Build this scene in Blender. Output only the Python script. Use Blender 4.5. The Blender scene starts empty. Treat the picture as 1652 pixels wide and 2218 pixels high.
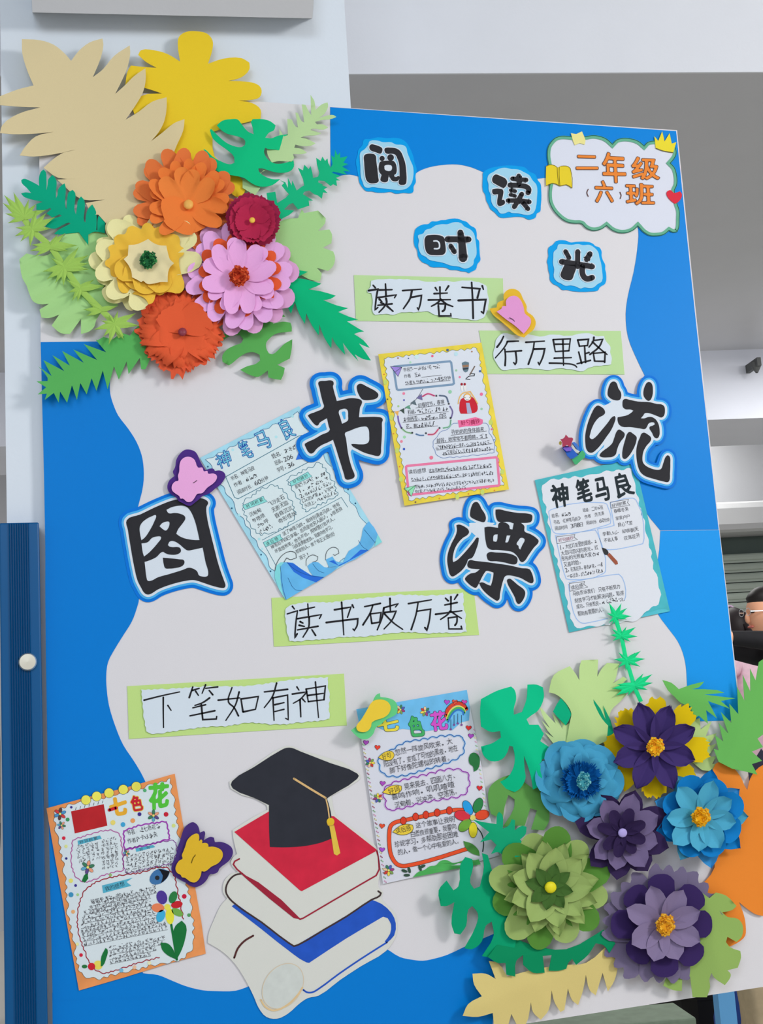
import bpy, math, random
from mathutils import Vector, Matrix
from mathutils.geometry import tessellate_polygon, delaunay_2d_cdt

SC = bpy.context.scene
COL = SC.collection
# ------------------------------------------------------------ camera
# The world frame is the display board's own: X runs along the board, Z up, Y into the wall; the board face is y = 0.
FPX, CX, CY = 2638.0, 826.0, 1109.0
CAMH, CAMD = 1.25, 2.4
_x = Vector((9684, -182, 2638)).normalized()
_z = Vector((-1023, -16181, 2638)); _z = (_z - _x * _z.dot(_x)).normalized()
_y = _z.cross(_x)
CR = Vector((_x[0], _y[0], _z[0])); CU = -Vector((_x[1], _y[1], _z[1])); CF = Vector((_x[2], _y[2], _z[2]))
CAM = Vector((0.0, -CAMD, CAMH))
cd = bpy.data.cameras.new('camera'); cd.sensor_fit = 'HORIZONTAL'; cd.sensor_width = 36
cd.lens = FPX * 36 / 1652; cd.clip_start = 0.05; cd.clip_end = 200
cam = bpy.data.objects.new('camera', cd); COL.objects.link(cam)
_m = Matrix((CR, CU, -CF)).transposed().to_4x4(); _m.translation = CAM
cam.matrix_world = _m
SC.camera = cam
# ------------------------------------------------------------ world, lights, exposure
w = bpy.data.worlds.new('world'); SC.world = w; w.use_nodes = True
bg = w.node_tree.nodes['Background']; bg.inputs[0].default_value = (0.965, 0.965, 1.0, 1); bg.inputs[1].default_value = 0.635
def area(name, loc, target, size, power, col, sy=None):
    l = bpy.data.lights.new(name, 'AREA'); l.energy = power; l.color = col; l.size = size
    if sy: l.shape = 'RECTANGLE'; l.size_y = sy
    o = bpy.data.objects.new(name, l); COL.objects.link(o); o.location = loc
    d = Vector(target) - Vector(loc); o.rotation_euler = d.to_track_quat('-Z', 'Y').to_euler()
    return o
area('key_light', (3.6, -3.2, 3.05), (0.7, 0, 1.4), 0.9, 90, (1.0, 0.98, 0.955), 0.9)  # unseen key light, placed so shadows fall down and to the left
area('hall_light', (-0.8, -3.4, 3.1), (0.3, 0, 2.2), 1.6, 34, (0.78, 0.89, 1.0), 1.2)
for i_, (a_, b_, e_) in enumerate(((3.9, 4.0, 52), (-3.0, 4.0, 45), (3.6, 7.2, 44), (-2.0, 7.2, 28))):  # unseen fill lights, added to brighten the dark hall
    area('hall_fill_light', (a_, b_ - 2.4, 2.86 if b_ < 5 else 3.24), (a_, b_ - 2.4, 0), 1.8, e_, (1.0, 0.99, 0.97), .9)
SC.view_settings.view_transform = 'Standard'; SC.view_settings.look = 'None'
SC.view_settings.exposure = 0.0; SC.view_settings.gamma = 1.0; SC.view_settings.use_curve_mapping = False
# ------------------------------------------------------------ geometry helpers
def ray(px, py):
    return CR * (px - CX) - CU * (py - CY) + CF * FPX
def P(px, py, h=0.0):            # point of the picture that lies h metres in front of the board face
    d = ray(px, py); return CAM + d * ((CAMD - h) / d[1])
def Q(px, py, Y):                # point at depth Y behind the board face
    d = ray(px, py); return CAM + d * ((CAMD + Y) / d[1])
def lin(c):
    c /= 255.0
    return c / 12.92 if c <= 0.04045 else ((c + 0.055) / 1.055) ** 2.4
MATS = {}
KI = 0.78
def mat(rgb, rough=0.75, kind='paper', k=None, metal=0.0, bump=None):
    key = (rgb, rough, kind, k, metal)
    if key in MATS: return MATS[key]
    k = k or KI
    m = bpy.data.materials.new('%s_%d_%d_%d' % ((kind,) + tuple(rgb))); m.use_nodes = True
    nt = m.node_tree; b = nt.nodes['Principled BSDF']
    col = tuple(min(0.93, lin(c) / k) for c in rgb) + (1,)
    b.inputs['Roughness'].default_value = rough; b.inputs['Metallic'].default_value = metal
    b.inputs['Specular IOR Level'].default_value = 0.12 if kind in ('paper', 'card', 'ink', 'wash') else .3
    b.inputs['Base Color'].default_value = col
    tc = nt.nodes.new('ShaderNodeTexCoord'); nz = nt.nodes.new('ShaderNodeTexNoise')
    nt.links.new(tc.outputs['Object'], nz.inputs['Vector'])
    if kind in ('paper', 'card', 'wall', 'ink', 'skin', 'cloth', 'wash'):
        sc_, amt = {'paper': (900, .05), 'card': (700, .05), 'wall': (6, .03), 'ink': (60, .10), 'skin': (30, .06), 'cloth': (40, .2), 'wash': (28, .22)}[kind]
        nz.inputs['Scale'].default_value = sc_; nz.inputs['Detail'].default_value = 4
        mx = nt.nodes.new('ShaderNodeMix'); mx.data_type = 'RGBA'; mx.blend_type = 'MULTIPLY'
        rp = nt.nodes.new('ShaderNodeMapRange'); rp.inputs[3].default_value = 1 - amt; rp.inputs[4].default_value = 1 + amt
        nt.links.new(nz.outputs[0], rp.inputs[0]); nt.links.new(rp.outputs[0], mx.inputs['B'])
        mx.inputs['Factor'].default_value = 1.0; mx.inputs['A'].default_value = col
        nt.links.new(mx.outputs['Result'], b.inputs['Base Color'])
        if kind in ('paper', 'card', 'wall'):
            bp = nt.nodes.new('ShaderNodeBump'); bp.inputs['Strength'].default_value = .12; bp.inputs['Distance'].default_value = .0004 if kind != 'wall' else .002
            n2 = nt.nodes.new('ShaderNodeTexNoise'); n2.inputs['Scale'].default_value = 700 if kind != 'wall' else 120
            nt.links.new(tc.outputs['Object'], n2.inputs['Vector'])
            nt.links.new(n2.outputs[0], bp.inputs['Height']); nt.links.new(bp.outputs[0], b.inputs['Normal'])
    MATS[key] = m
    return m
OFF = {}
def root(name, loc, label, cat, group=None):
    o = bpy.data.objects.new(name, None); COL.objects.link(o); o.location = loc; o.empty_display_size = .02
    o['label'] = label; o['category'] = cat
    if group: o['group'] = group
    OFF[o.name] = Vector(loc); return o
def thing(name, px, py, h, label, cat, group=None): return root(name, P(px, py, h), label, cat, group)
def tag(o, label=None, cat=None, group=None, kind=None):
    for k_, v_ in (('label', label), ('category', cat), ('group', group), ('kind', kind)):
        if v_: o[k_] = v_
    return o
def mesh(name, V, F, mats, parent=None, mi=None, smooth=False, loc=None):
    if not isinstance(mats, (list, tuple)): mats = [mats]
    if parent: off = OFF[parent.name]
    elif loc is not None: off = Vector(loc)
    else:
        n = max(1, len(V)); off = Vector((sum(v[0] for v in V) / n, sum(v[1] for v in V) / n, sum(v[2] for v in V) / n))
    me = bpy.data.meshes.new(name); me.from_pydata([(v[0] - off[0], v[1] - off[1], v[2] - off[2]) for v in V], [], F)
    for m in mats: me.materials.append(m)
    if mi: me.polygons.foreach_set('material_index', mi)
    if smooth: me.polygons.foreach_set('use_smooth', [True] * len(me.polygons))
    me.update()
    o = bpy.data.objects.new(name, me); COL.objects.link(o)
    if parent: o.parent = parent; OFF[o.name] = off
    else: o.location = off; OFF[o.name] = off
    return o
def fr(x0, y0, s): return lambda x, y: (x0 + x / s, y0 + y / s)
def pts(f, s):
    v = [float(t) for t in s.replace(',', ' ').split()]
    q = [(v[i], v[i + 1]) for i in range(0, len(v) - 1, 2)]
    return [f(*p) for p in q] if f else q
def area2(p):
    return sum(p[i - 1][0] * p[i][1] - p[i][0] * p[i - 1][1] for i in range(len(p)))
def smoothed(p, closed=True, n=4, corner=62):
    # Catmull-Rom through the points; sharp turns stay sharp
    N = len(p); out = []; ca = math.cos(math.radians(corner))
    def tang(i):
        if not closed and (i == 0 or i == N - 1): return None
        a, b, c = p[i - 1], p[i], p[(i + 1) % N]
        u = (b[0] - a[0], b[1] - a[1]); v = (c[0] - b[0], c[1] - b[1])
        lu = math.hypot(*u) or 1e-6; lv = math.hypot(*v) or 1e-6
        if (u[0] * v[0] + u[1] * v[1]) / (lu * lv) < ca: return None
        t = (u[0] / lu + v[0] / lv, u[1] / lu + v[1] / lv); l = math.hypot(*t) or 1e-6
        return (t[0] / l, t[1] / l)
    T = [tang(i) for i in range(N)]
    for i in range(N if closed else N - 1):
        a, b = p[i], p[(i + 1) % N]; d = (b[0] - a[0], b[1] - a[1]); L = math.hypot(*d)
        if L < 1e-6: continue
        ta = T[i] or (d[0] / L, d[1] / L); tb = T[(i + 1) % N] or (d[0] / L, d[1] / L)
        for k in range(n):
            t = k / n; h1 = 2 * t**3 - 3 * t**2 + 1; h2 = t**3 - 2 * t**2 + t; h3 = -2 * t**3 + 3 * t**2; h4 = t**3 - t**2
            out.append((h1 * a[0] + h2 * L * ta[0] + h3 * b[0] + h4 * L * tb[0], h1 * a[1] + h2 * L * ta[1] + h3 * b[1] + h4 * L * tb[1]))
    if not closed: out.append(p[-1])
    return out
def inset(p, d):
    s = 1 if area2(p) > 0 else -1; N = len(p); out = []
    for i in range(N):
        a, b, c = p[i - 1], p[i], p[(i + 1) % N]
        n1 = (-(b[1] - a[1]), b[0] - a[0]); n2 = (-(c[1] - b[1]), c[0] - b[0])
        l1 = math.hypot(*n1) or 1e-6; l2 = math.hypot(*n2) or 1e-6
        n = (n1[0] / l1 + n2[0] / l2, n1[1] / l1 + n2[1] / l2); l = math.hypot(*n)
        if l < .3: out.append(b); continue
        k = min(2.0, 2.0 / l) if l else 1
        out.append((b[0] + s * d * n[0] / l * min(1.4, k), b[1] + s * d * n[1] / l * min(1.4, k)))
    return out
def resample(p, step, closed=True):
    out = []; q = p + [p[0]] if closed else p
    for i in range(len(q) - 1):
        a, b = q[i], q[i + 1]; L = math.hypot(b[0] - a[0], b[1] - a[1]); n = max(1, int(L / step))
        for k in range(n): out.append((a[0] + (b[0] - a[0]) * k / n, a[1] + (b[1] - a[1]) * k / n))
    if not closed: out.append(q[-1])
    return out
def wavy(p, amp, wl, closed=True, seed=1):
    r = random.Random(seed); q = resample(p, wl / 6.0, closed); out = []; N = len(q); s = 0; ph = 0
    for i in range(N):
        a = q[i - 1] if (closed or i) else q[0]; c = q[(i + 1) % N] if (closed or i < N - 1) else q[-1]
        t = (c[0] - a[0], c[1] - a[1]); l = math.hypot(*t) or 1
        if i: s += math.hypot(q[i][0] - q[i - 1][0], q[i][1] - q[i - 1][1])
        k = amp * (math.sin(s / wl * 6.283 + math.sin(s / wl * 1.7 + seed) * 1.3) + .4 * math.sin(s / wl * 3.1 + seed))
        out.append((q[i][0] - t[1] / l * k, q[i][1] + t[0] / l * k))
    return out
def scallop(p, wl, amp, closed=True):
    q = resample(p, wl / 6.0, closed); out = []; N = len(q); s = 0; sg = 1 if area2(p) > 0 else -1
    for i in range(N):
        a = q[i - 1] if (closed or i) else q[0]; c = q[(i + 1) % N] if (closed or i < N - 1) else q[-1]
        t = (c[0] - a[0], c[1] - a[1]); l = math.hypot(*t) or 1
        if i: s += math.hypot(q[i][0] - q[i - 1][0], q[i][1] - q[i - 1][1])
        k = amp * abs(math.sin(s / wl * 3.1416)) * sg
        out.append((q[i][0] + t[1] / l * k, q[i][1] - t[0] / l * k))
    return out
def inside(x, y, poly):
    r = False; j = len(poly) - 1
    for i in range(len(poly)):
        xi, yi = poly[i]; xj, yj = poly[j]
        if (yi > y) != (yj > y) and x < (xj - xi) * (y - yi) / (yj - yi) + xi: r = not r
        j = i
    return r
def field(shapes, extras, pad, g=1.3):
    import numpy as np
    loops = [l for o, hs in shapes for l in [o] + list(hs)]; al = np.array([p for l in loops for p in l])
    x0, y0 = al.min(0) - pad; x1, y1 = al.max(0) + pad
    X, Y = np.meshgrid(np.arange(x0, x1 + g, g), np.arange(y0, y1 + g, g)); D = np.full(X.shape, 1e9); ins = np.zeros(X.shape, bool)
    def eo(l):
        r = np.zeros(X.shape, bool)
        for i in range(len(l)):
            (xi, yi), (xj, yj) = l[i], l[i - 1]
            if yi == yj: continue
            r ^= ((yi > Y) != (yj > Y)) & (X < (xj - xi) * (Y - yi) / (yj - yi) + xi)
        return r
    for l in loops:
        for i in range(len(l)):
            ax, ay = l[i - 1]; bx, by = l[i]; dx, dy = bx - ax, by - ay; L2 = dx * dx + dy * dy
            if L2 < 1e-9: continue
            t = np.clip(((X - ax) * dx + (Y - ay) * dy) / L2, 0, 1); D = np.minimum(D, (X - ax - t * dx)**2 + (Y - ay - t * dy)**2)
    D = np.sqrt(D)
    for o, hs in shapes:
        k = eo(o)
        for h_ in hs: k &= ~eo(h_)
        ins |= k
    D = np.where(ins, -D, D)
    for e in extras: D = np.where(eo(e), -1.0, D)
    return X, Y, D
def contours(X, Y, D, d):
    import numpy as np
    D = D - d; ny, nx = D.shape; seg = {}
    def ip(a, b):
        (i, j), (k, l) = a, b; u = D[i, j] / (D[i, j] - D[k, l]); return (X[i, j] + u * (X[k, l] - X[i, j]), Y[i, j] + u * (Y[k, l] - Y[i, j]))
    B_ = D < 0; act = (B_[:-1, :-1] != B_[1:, :-1]) | (B_[:-1, :-1] != B_[:-1, 1:]) | (B_[:-1, :-1] != B_[1:, 1:])
    pt = {}
    for i, j in zip(*np.nonzero(act)):
        c = [(i, j), (i, j + 1), (i + 1, j + 1), (i + 1, j)]; cr = []
        for k in range(4):
            a, b = c[k], c[(k + 1) % 4]
            if B_[a] != B_[b]: e = (min(a, b), max(a, b)); pt[e] = ip(a, b) if e not in pt else pt[e]; cr.append((e, B_[a]))
        outs = [e for e, s_ in cr if s_]; ins_ = [e for e, s_ in cr if not s_]
        for a, b in zip(outs, ins_): seg[a] = b
    res = []
    while seg:
        a, b = next(iter(seg.items())); l = [a]; del seg[a]
        while b in seg: l.append(b); b = seg.pop(b)
        p = [pt[e] for e in l]
        if len(p) > 6:
            q = [p[0]]
            for v in p[1:]:
                if math.hypot(v[0] - q[-1][0], v[1] - q[-1][1]) > 1.0: q.append(v)
            n = len(q); q = [((q[i - 1][0] + 2 * q[i][0] + q[(i + 1) % n][0]) / 4, (q[i - 1][1] + 2 * q[i][1] + q[(i + 1) % n][1]) / 4) for i in range(n)]
            if abs(area2(q)) > 8: res.append(q)
    res.sort(key=lambda l: -abs(area2(l))); out = []
    for l in res:
        for o, hs in out:
            if inside(l[0][0], l[0][1], o) and not any(inside(l[0][0], l[0][1], h_) for h_ in hs): hs.append(l); break
        else: out.append((l, []))
    return out
def glyphloops(ch, quad, res=3):
    V, F = glyphmesh(ch, 0.0, res); cnt = {}
    (ax, ay), (bx, by), (cx, cy), (dx, dy) = quad
    W_ = [((1 - u) * (v * ax + (1 - v) * dx) + u * (v * bx + (1 - v) * cx), (1 - u) * (v * ay + (1 - v) * dy) + u * (v * by + (1 - v) * cy)) for u, v in V]
    key = {}; ids = [key.setdefault((round(a, 3), round(b, 3)), i) for i, (a, b) in enumerate(W_)]
    for f in F:
        f = [ids[i] for i in f]
        for a, b in zip(f, f[1:] + f[:1]):
            if (b, a) in cnt: del cnt[(b, a)]
            else: cnt[(a, b)] = 1
    nx = {}
    for a, b in cnt: nx.setdefault(a, []).append(b)
    L = []
    while nx:
        a = next(iter(nx)); l = [a]
        while a in nx:
            b = nx[a].pop()
            if not nx[a]: del nx[a]
            if b == l[0]: break
            l.append(b); a = b
        if len(l) > 2: L.append([W_[i] for i in l])
    L.sort(key=lambda l: -abs(area2(l))); out = []
    for l in L:
        for o, hs in out:
            if area2(l) * area2(o) < 0 and inside(l[0][0], l[0][1], o): hs.append(l); break
        else: out.append((l, []))
    return out
def fat(B, ch, quad, layers, g=.8):
    """a hand-lettered character: layers = [(grow px, material, dh)]"""
    sh_ = glyphloops(ch, quad); X, Y, D = field(sh_, [], max(l[0] for l in layers) + 2, g)
    for d, m, dh in layers:
        for o, hs in contours(X, Y, D, d): B.poly(o, m, dh, hs)
class Flat:
    """collects flat printed or cut pieces in picture coordinates, each at a height above the board"""
    def __init__(s, h): s.h = h; s.V = []; s.F = []; s.mi = []; s.m = []; s.hd = 0
    def mid(s, m):
        if m not in s.m: s.m.append(m)
        return s.m.index(m)
    def poly(s, p, m, dh=0.0, holes=(), sm=0):
        if sm: p = smoothed(p, True, sm); holes = [smoothed(h_, True, sm) for h_ in holes]
        loops = [p] + list(holes)
        tris = tessellate_polygon([[Vector((a, b, 0)) for a, b in l] for l in loops])
        flat = [q for l in loops for q in l]; o = len(s.V); k = s.mid(m)
        s.V += [P(a, b, s.h + dh) for a, b in flat]
        for t in tris:
            a, b, c = [flat[i] for i in t]
            if (b[0] - a[0]) * (c[1] - a[1]) - (b[1] - a[1]) * (c[0] - a[0]) > 0: t = (t[0], t[2], t[1])
            s.F.append(tuple(o + i for i in t)); s.mi.append(k)
        return s
    def line(s, p, wd, m, dh=0.0, closed=False, sm=0, cap=True, taper=None):
        if sm: p = smoothed(p, closed, sm)
        q = [p[0]]
        for a in p[1:]:
            if math.hypot(a[0] - q[-1][0], a[1] - q[-1][1]) > .05: q.append(a)
        p = q
        N = len(p); k = s.mid(m); r = wd / 2.0; o = len(s.V)
        if N < 2: return s
        for i in range(N):
            if closed: a, c = p[i - 1], p[(i + 1) % N]
            else: a, c = p[max(0, i - 1)], p[min(N - 1, i + 1)]
            b = p[i]
            u = (b[0] - a[0], b[1] - a[1]); v = (c[0] - b[0], c[1] - b[1])
            lu = math.hypot(*u); lv = math.hypot(*v)
            if lu < 1e-6: u, lu = v, lv
            if lv < 1e-6: v, lv = u, lu
            n = (-(u[1] / lu + v[1] / lv), u[0] / lu + v[0] / lv); l = math.hypot(*n)
            if l < .4: n = (-u[1] / lu, u[0] / lu); kk = 1
            else: n = (n[0] / l, n[1] / l); kk = min(1.5, 2 / l)
            rr = r * (1 if not taper else taper[0] + (taper[1] - taper[0]) * i / (N - 1)) * kk
            s.V.append(P(b[0] + n[0] * rr, b[1] + n[1] * rr, s.h + dh)); s.V.append(P(b[0] - n[0] * rr, b[1] - n[1] * rr, s.h + dh))
        for i in range(N if closed else N - 1):
            j = (i + 1) % N; s.F.append((o + 2 * i, o + 2 * i + 1, o + 2 * j + 1, o + 2 * j)); s.mi.append(k)
        if cap and wd > 1.6 and not closed:
            for b, t in ((p[0], taper[0] if taper else 1), (p[-1], taper[1] if taper else 1)):
                s.disc(b[0], b[1], r * t, m, dh, 10)
        return s
    def disc(s, x, y, r, m, dh=0.0, n=14, ry=None, rot=0.0):
        ry = ry or r; c, e = math.cos(rot), math.sin(rot); o = len(s.V)
        for i in range(n):
            a = -6.28318 * i / n; u, v = r * math.cos(a), ry * math.sin(a)
            s.V.append(P(x + u * c - v * e, y + u * e + v * c, s.h + dh))
        s.F.append(tuple(range(o, o + n))); s.mi.append(s.mid(m)); return s
    def glyph(s, ch, quad, m, dh=0.0, bold=0.0, res=3):
        V, F = glyphmesh(ch, bold, res)
        (ax, ay), (bx, by), (cx, cy), (dx, dy) = quad      # tl, tr, br, bl
        o = len(s.V); k = s.mid(m)
        for u, v in V:
            x = (1 - u) * (v * ax + (1 - v) * dx) + u * (v * bx + (1 - v) * cx)
            y = (1 - u) * (v * ay + (1 - v) * dy) + u * (v * by + (1 - v) * cy)
            s.V.append(P(x, y, s.h + dh))
        for f in F: s.F.append(tuple(o + i for i in f)); s.mi.append(k)
        return s
    def run(s, text, a, b, size, m, dh=0.0, bold=0.0, jit=.06, seed=0, res=2):
        """characters from a to b (baseline centre line), height size; '~' draws an unreadable scribble"""
        r = random.Random(seed + len(text)); n = len(text); d = ((b[0] - a[0]) / n, (b[1] - a[1]) / n); L = math.hypot(*d)
        u = (d[0] / L, d[1] / L); vv = (-u[1], u[0])
        for i, ch in enumerate(text):
            if ch == ' ': continue
            c = (a[0] + d[0] * (i + .5), a[1] + d[1] * (i + .5) + r.uniform(-jit, jit) * size)
            wd = min(L * .92, size) / 2; hh = size / 2 * (1 + r.uniform(-jit, jit)); t = r.uniform(-.08, .08)
            if ch in ',.、。:': wd *= .3; hh *= .3; c = (c[0] - u[0] * L * .2 + vv[0] * size * .25, c[1] - u[1] * L * .2 + vv[1] * size * .25)
            def q(x, y): return (c[0] + u[0] * x * wd + vv[0] * y * hh + u[0] * t * -y * hh, c[1] + u[1] * x * wd + vv[1] * y * hh)
            if ch == '~':
                for _ in range(r.randint(5, 8)):
                    x0, y0 = r.uniform(-.9, .6), r.uniform(-.9, .9)
                    if r.random() < .5: e = (x0 + r.uniform(.4, 1.0), y0 + r.uniform(-.15, .1))
                    else: e = (x0 + r.uniform(-.3, .3), y0 + r.uniform(.4, 1.2))
                    s.line([q(x0, y0), q(min(1, e[0]), min(1, e[1]))], max(.75, size * .1), m, dh, cap=False)
                continue
            s.glyph(ch, (q(-1, -1), q(1, -1), q(1, 1), q(-1, 1)), m, dh, bold, res)
        return s
    def build(s, name, parent=None):
        o = mesh(name, s.V, s.F, s.m, parent, s.mi)
        if name in ('handwriting', 'dots', 'edge_marks', 'pen_lines'): o['kind'] = 'stuff'     # strokes far too small to pick apart
        return o
_G = {}
def glyphmesh(ch, bold=0.0, res=3):
    k = (ch, bold, res)
    if k in _G: return _G[k]
    c = bpy.data.curves.new('g', 'FONT'); c.body = ch; c.resolution_u = res; c.offset = bold; c.fill_mode = 'FRONT'
    o = bpy.data.objects.new('g', c); COL.objects.link(o)
    bpy.context.view_layer.update()
    dg = bpy.context.evaluated_depsgraph_get(); e = o.evaluated_get(dg); me = e.to_mesh()
    V = [(v.co.x, v.co.y) for v in me.vertices]; F = [tuple(p.vertices) for p in me.polygons]
    e.to_mesh_clear(); bpy.data.objects.remove(o); bpy.data.curves.remove(c)
    if not V: _G[k] = ([], []); return _G[k]
    x0, x1 = min(v[0] for v in V), max(v[0] for v in V); y0, y1 = min(v[1] for v in V), max(v[1] for v in V)
    dx, dy = max(1e-4, x1 - x0), max(1e-4, y1 - y0)
    if dy < .25 * dx: y0 -= dx * .42; dy = dx * .9
    if dx < .25 * dy: x0 -= dy * .4; dx = dy * .85
    _G[k] = ([((v[0] - x0) / dx, (v[1] - y0) / dy) for v in V], F)
    return _G[k]
def sheet(name, p, m, h, parent=None, th=.0006, holes=(), sm=4, corner=62, hf=None, grid=None, back=None, loc=None):
    """a cut sheet of paper or card with thickness; hf(x, y) adds height (curl, folds) at picture point x, y"""
    if sm: p = smoothed(p, True, sm, corner); holes = [smoothed(q, True, sm, corner) for q in holes]
    loops = [p] + list(holes)
    if hf is None:
        flat = [q for l in loops for q in l]
        tr = tessellate_polygon([[Vector((a, b, 0)) for a, b in l] for l in loops])
        hf = lambda x, y: 0.0
        fl2, rings = flat, []
        o = 0
        for l in loops: rings.append(list(range(o, o + len(l)))); o += len(l)
    else:
        g = grid or 14.0
        loops = [resample(l, g * .8) for l in loops]
        co = []; ed = []; 
        for l in loops:
            o = len(co); co += l; ed += [(o + i, o + (i + 1) % len(l)) for i in range(len(l))]
        xs = [a for a, b in loops[0]]; ys = [b for a, b in loops[0]]
        y = min(ys) + g / 2; k = 0
        while y < max(ys):
            x = min(xs) + (g / 2 if k % 2 else g)
            while x < max(xs):
                if inside(x, y, loops[0]) and min((x - a)**2 + (y - b)**2 for a, b in loops[0]) > (g * .35)**2: co.append((x, y))
                x += g
            y += g * .87; k += 1
        r = delaunay_2d_cdt([Vector(c) for c in co], ed, [], 0, 1e-4)
        fl2 = [(v[0], v[1]) for v in r[0]]; tr = []
        for t in r[2]:
            cx = sum(fl2[i][0] for i in t) / 3; cy = sum(fl2[i][1] for i in t) / 3
            if inside(cx, cy, loops[0]) and not any(inside(cx, cy, l) for l in loops[1:]): tr.append(tuple(t))
        # boundary edges of the kept triangles make the rim
        cnt = {}
        for t in tr:
            for a, b in ((t[0], t[1]), (t[1], t[2]), (t[2], t[0])):
                e = (min(a, b), max(a, b)); cnt[e] = cnt.get(e, 0) + 1
        rings = [e for e, c_ in cnt.items() if c_ == 1]
    T = []
    for t in tr:
        a, b, c = [fl2[i] for i in t]
        cr = (b[0] - a[0]) * (c[1] - a[1]) - (b[1] - a[1]) * (c[0] - a[0])
        if abs(cr) < 1e-9: continue
        T.append((t[0], t[2], t[1]) if cr > 0 else tuple(t))
    n = len(fl2)
    V = [P(a, b, h + hf(a, b)) for a, b in fl2]; V += [v + Vector((0, th, 0)) for v in V]
    F = T + [(a + n, c + n, b + n) for a, b, c in T]
    V = V + V                                            # the cut edge keeps its own vertices so the face stays crisp
    if rings and isinstance(rings[0], tuple): F += [(a + 2 * n, b + 2 * n, b + 3 * n, a + 3 * n) for a, b in rings]
    else:
        for rg in rings:
            for i in range(len(rg)): a, b = rg[i], rg[(i + 1) % len(rg)]; F.append((a + 2 * n, b + 2 * n, b + 3 * n, a + 3 * n))
    o = mesh(name, V, F, m, parent, smooth=False, loc=loc)
    if grid or len(rings) and isinstance(rings[0], tuple):
        nt = len(T); sm_ = [True] * (2 * nt) + [False] * (len(F) - 2 * nt); o.data.polygons.foreach_set('use_smooth', sm_)
    return o
def petal(name, cx, cy, ang, L, W, style, h0, h1, m, parent, crease=.0, r0=.0, seed=0, rag=.0, curl=.0, nu=8, nv=8, m2=None):
    """one curved paper petal; px lengths, heights in metres"""
    r = random.Random(seed); ca, sa = math.cos(ang), math.sin(ang); V = []; F = []
    if rag: nv = 16
    elif style in ('heart', 'scal'): nv = 14
    jit = [r.uniform(-rag, rag) for _ in range(nv + 1)]; tw = r.uniform(-.15, .15)
    for i in range(nu + 1):
        u = i / nu
        for j in range(nv + 1):
            v = -1 + 2 * j / nv; av = abs(v)
            if style == 'heart': T = .74 + .26 * max(0, 1 - (2 * av - 1)**2)**.55; wp = .22 + .78 * math.sin(min(1, u / .72) * 1.5708)
            elif style == 'round': T = .62 + .38 * math.sqrt(max(0, 1 - v * v)); wp = .25 + .75 * math.sin(min(1, u / .7) * 1.5708)
            elif style == 'point': T = 1.0 - .02 * av; wp = max(.0, math.sin(3.1416 * min(1, .12 + .88 * u))) ** .75
            elif style == 'oval': T = 1.0 - .03 * av; wp = (.32 + .68 * math.sin(u / .56 * 1.5708)) if u < .56 else math.sqrt(max(0, 1 - ((u - .56) / .44)**2 * .985))
            elif style == 'square': T = .86 + .14 * (1 - av**3); wp = .3 + .7 * math.sin(min(1, u / .6) * 1.5708)
            elif style == 'scal': T = .86 + .14 * abs(math.cos(v * 3.1416 * 1.5)); wp = .3 + .7 * math.sin(min(1, u / .7) * 1.5708)
            else: T = 1; wp = 1
            if style == 'point' and u > .93: wp = max(0, (1 - u)) * 3.5
            T += jit[j] * u * u
            a = L * (r0 + (1 - r0) * u) * T; b = v * W / 2 * wp * (1 + (jit[j] * .5 if rag else 0))
            hh = h0 + (h1 - h0) * u ** 1.3 + crease * av * (u * (1.15 - u) * 3) - curl * max(0, u - .6)**2 * 6 + tw * .02 * v * u
            V.append(P(cx + a * ca - b * sa, cy + a * sa + b * ca, hh))
    for i in range(nu):
        for j in range(nv):
            a = i * (nv + 1) + j; F.append((a, a + nv + 1, a + nv + 2, a + 1))
    return mesh(name, V, F, m, parent, smooth=True)
def ring(parent, cx, cy, n, ph, L, W, style, h0, h1, m, seed=0, jl=.07, ja=.07, **kw):
    r = random.Random(seed); angs = ph if isinstance(ph, (list, tuple)) else [ph + 360.0 * i / n for i in range(n)]
    for i, a in enumerate(angs):
        mm = m[i % len(m)] if isinstance(m, list) else m
        petal('petal', cx, cy, math.radians(a + r.uniform(-ja, ja) * 40), L * (1 + r.uniform(-jl, jl)), W * (1 + r.uniform(-.08, .08)), style,
              h0 + i * .0004, h1 + r.uniform(-.004, .004), mm, parent, seed=seed * 31 + i, **kw)
def bead(name, cx, cy, r, h, m, parent, flat=.7):
    V = []; F = []; n = 16; k = 6
    for i in range(k + 1):
        t = 1.5708 * i / k
        for j in range(n):
            a = 6.28318 * j / n; V.append(P(cx + r * math.cos(t) * math.cos(a), cy + r * math.cos(t) * math.sin(a), h + r * flat / 1100 * math.sin(t)))
    for i in range(k):
        for j in range(n): F.append((i * n + j, (i + 1) * n + j, (i + 1) * n + (j + 1) % n, i * n + (j + 1) % n))
    b = len(V)
    for j in range(n): a = 6.28318 * j / n; V.append(P(cx + r * .8 * math.cos(a), cy + r * .8 * math.sin(a), h - r * .5 / 1100))
    for j in range(n): F.append((b + j, j, (j + 1) % n, b + (j + 1) % n))
    return mesh(name, V, F, m, parent, smooth=True)
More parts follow.
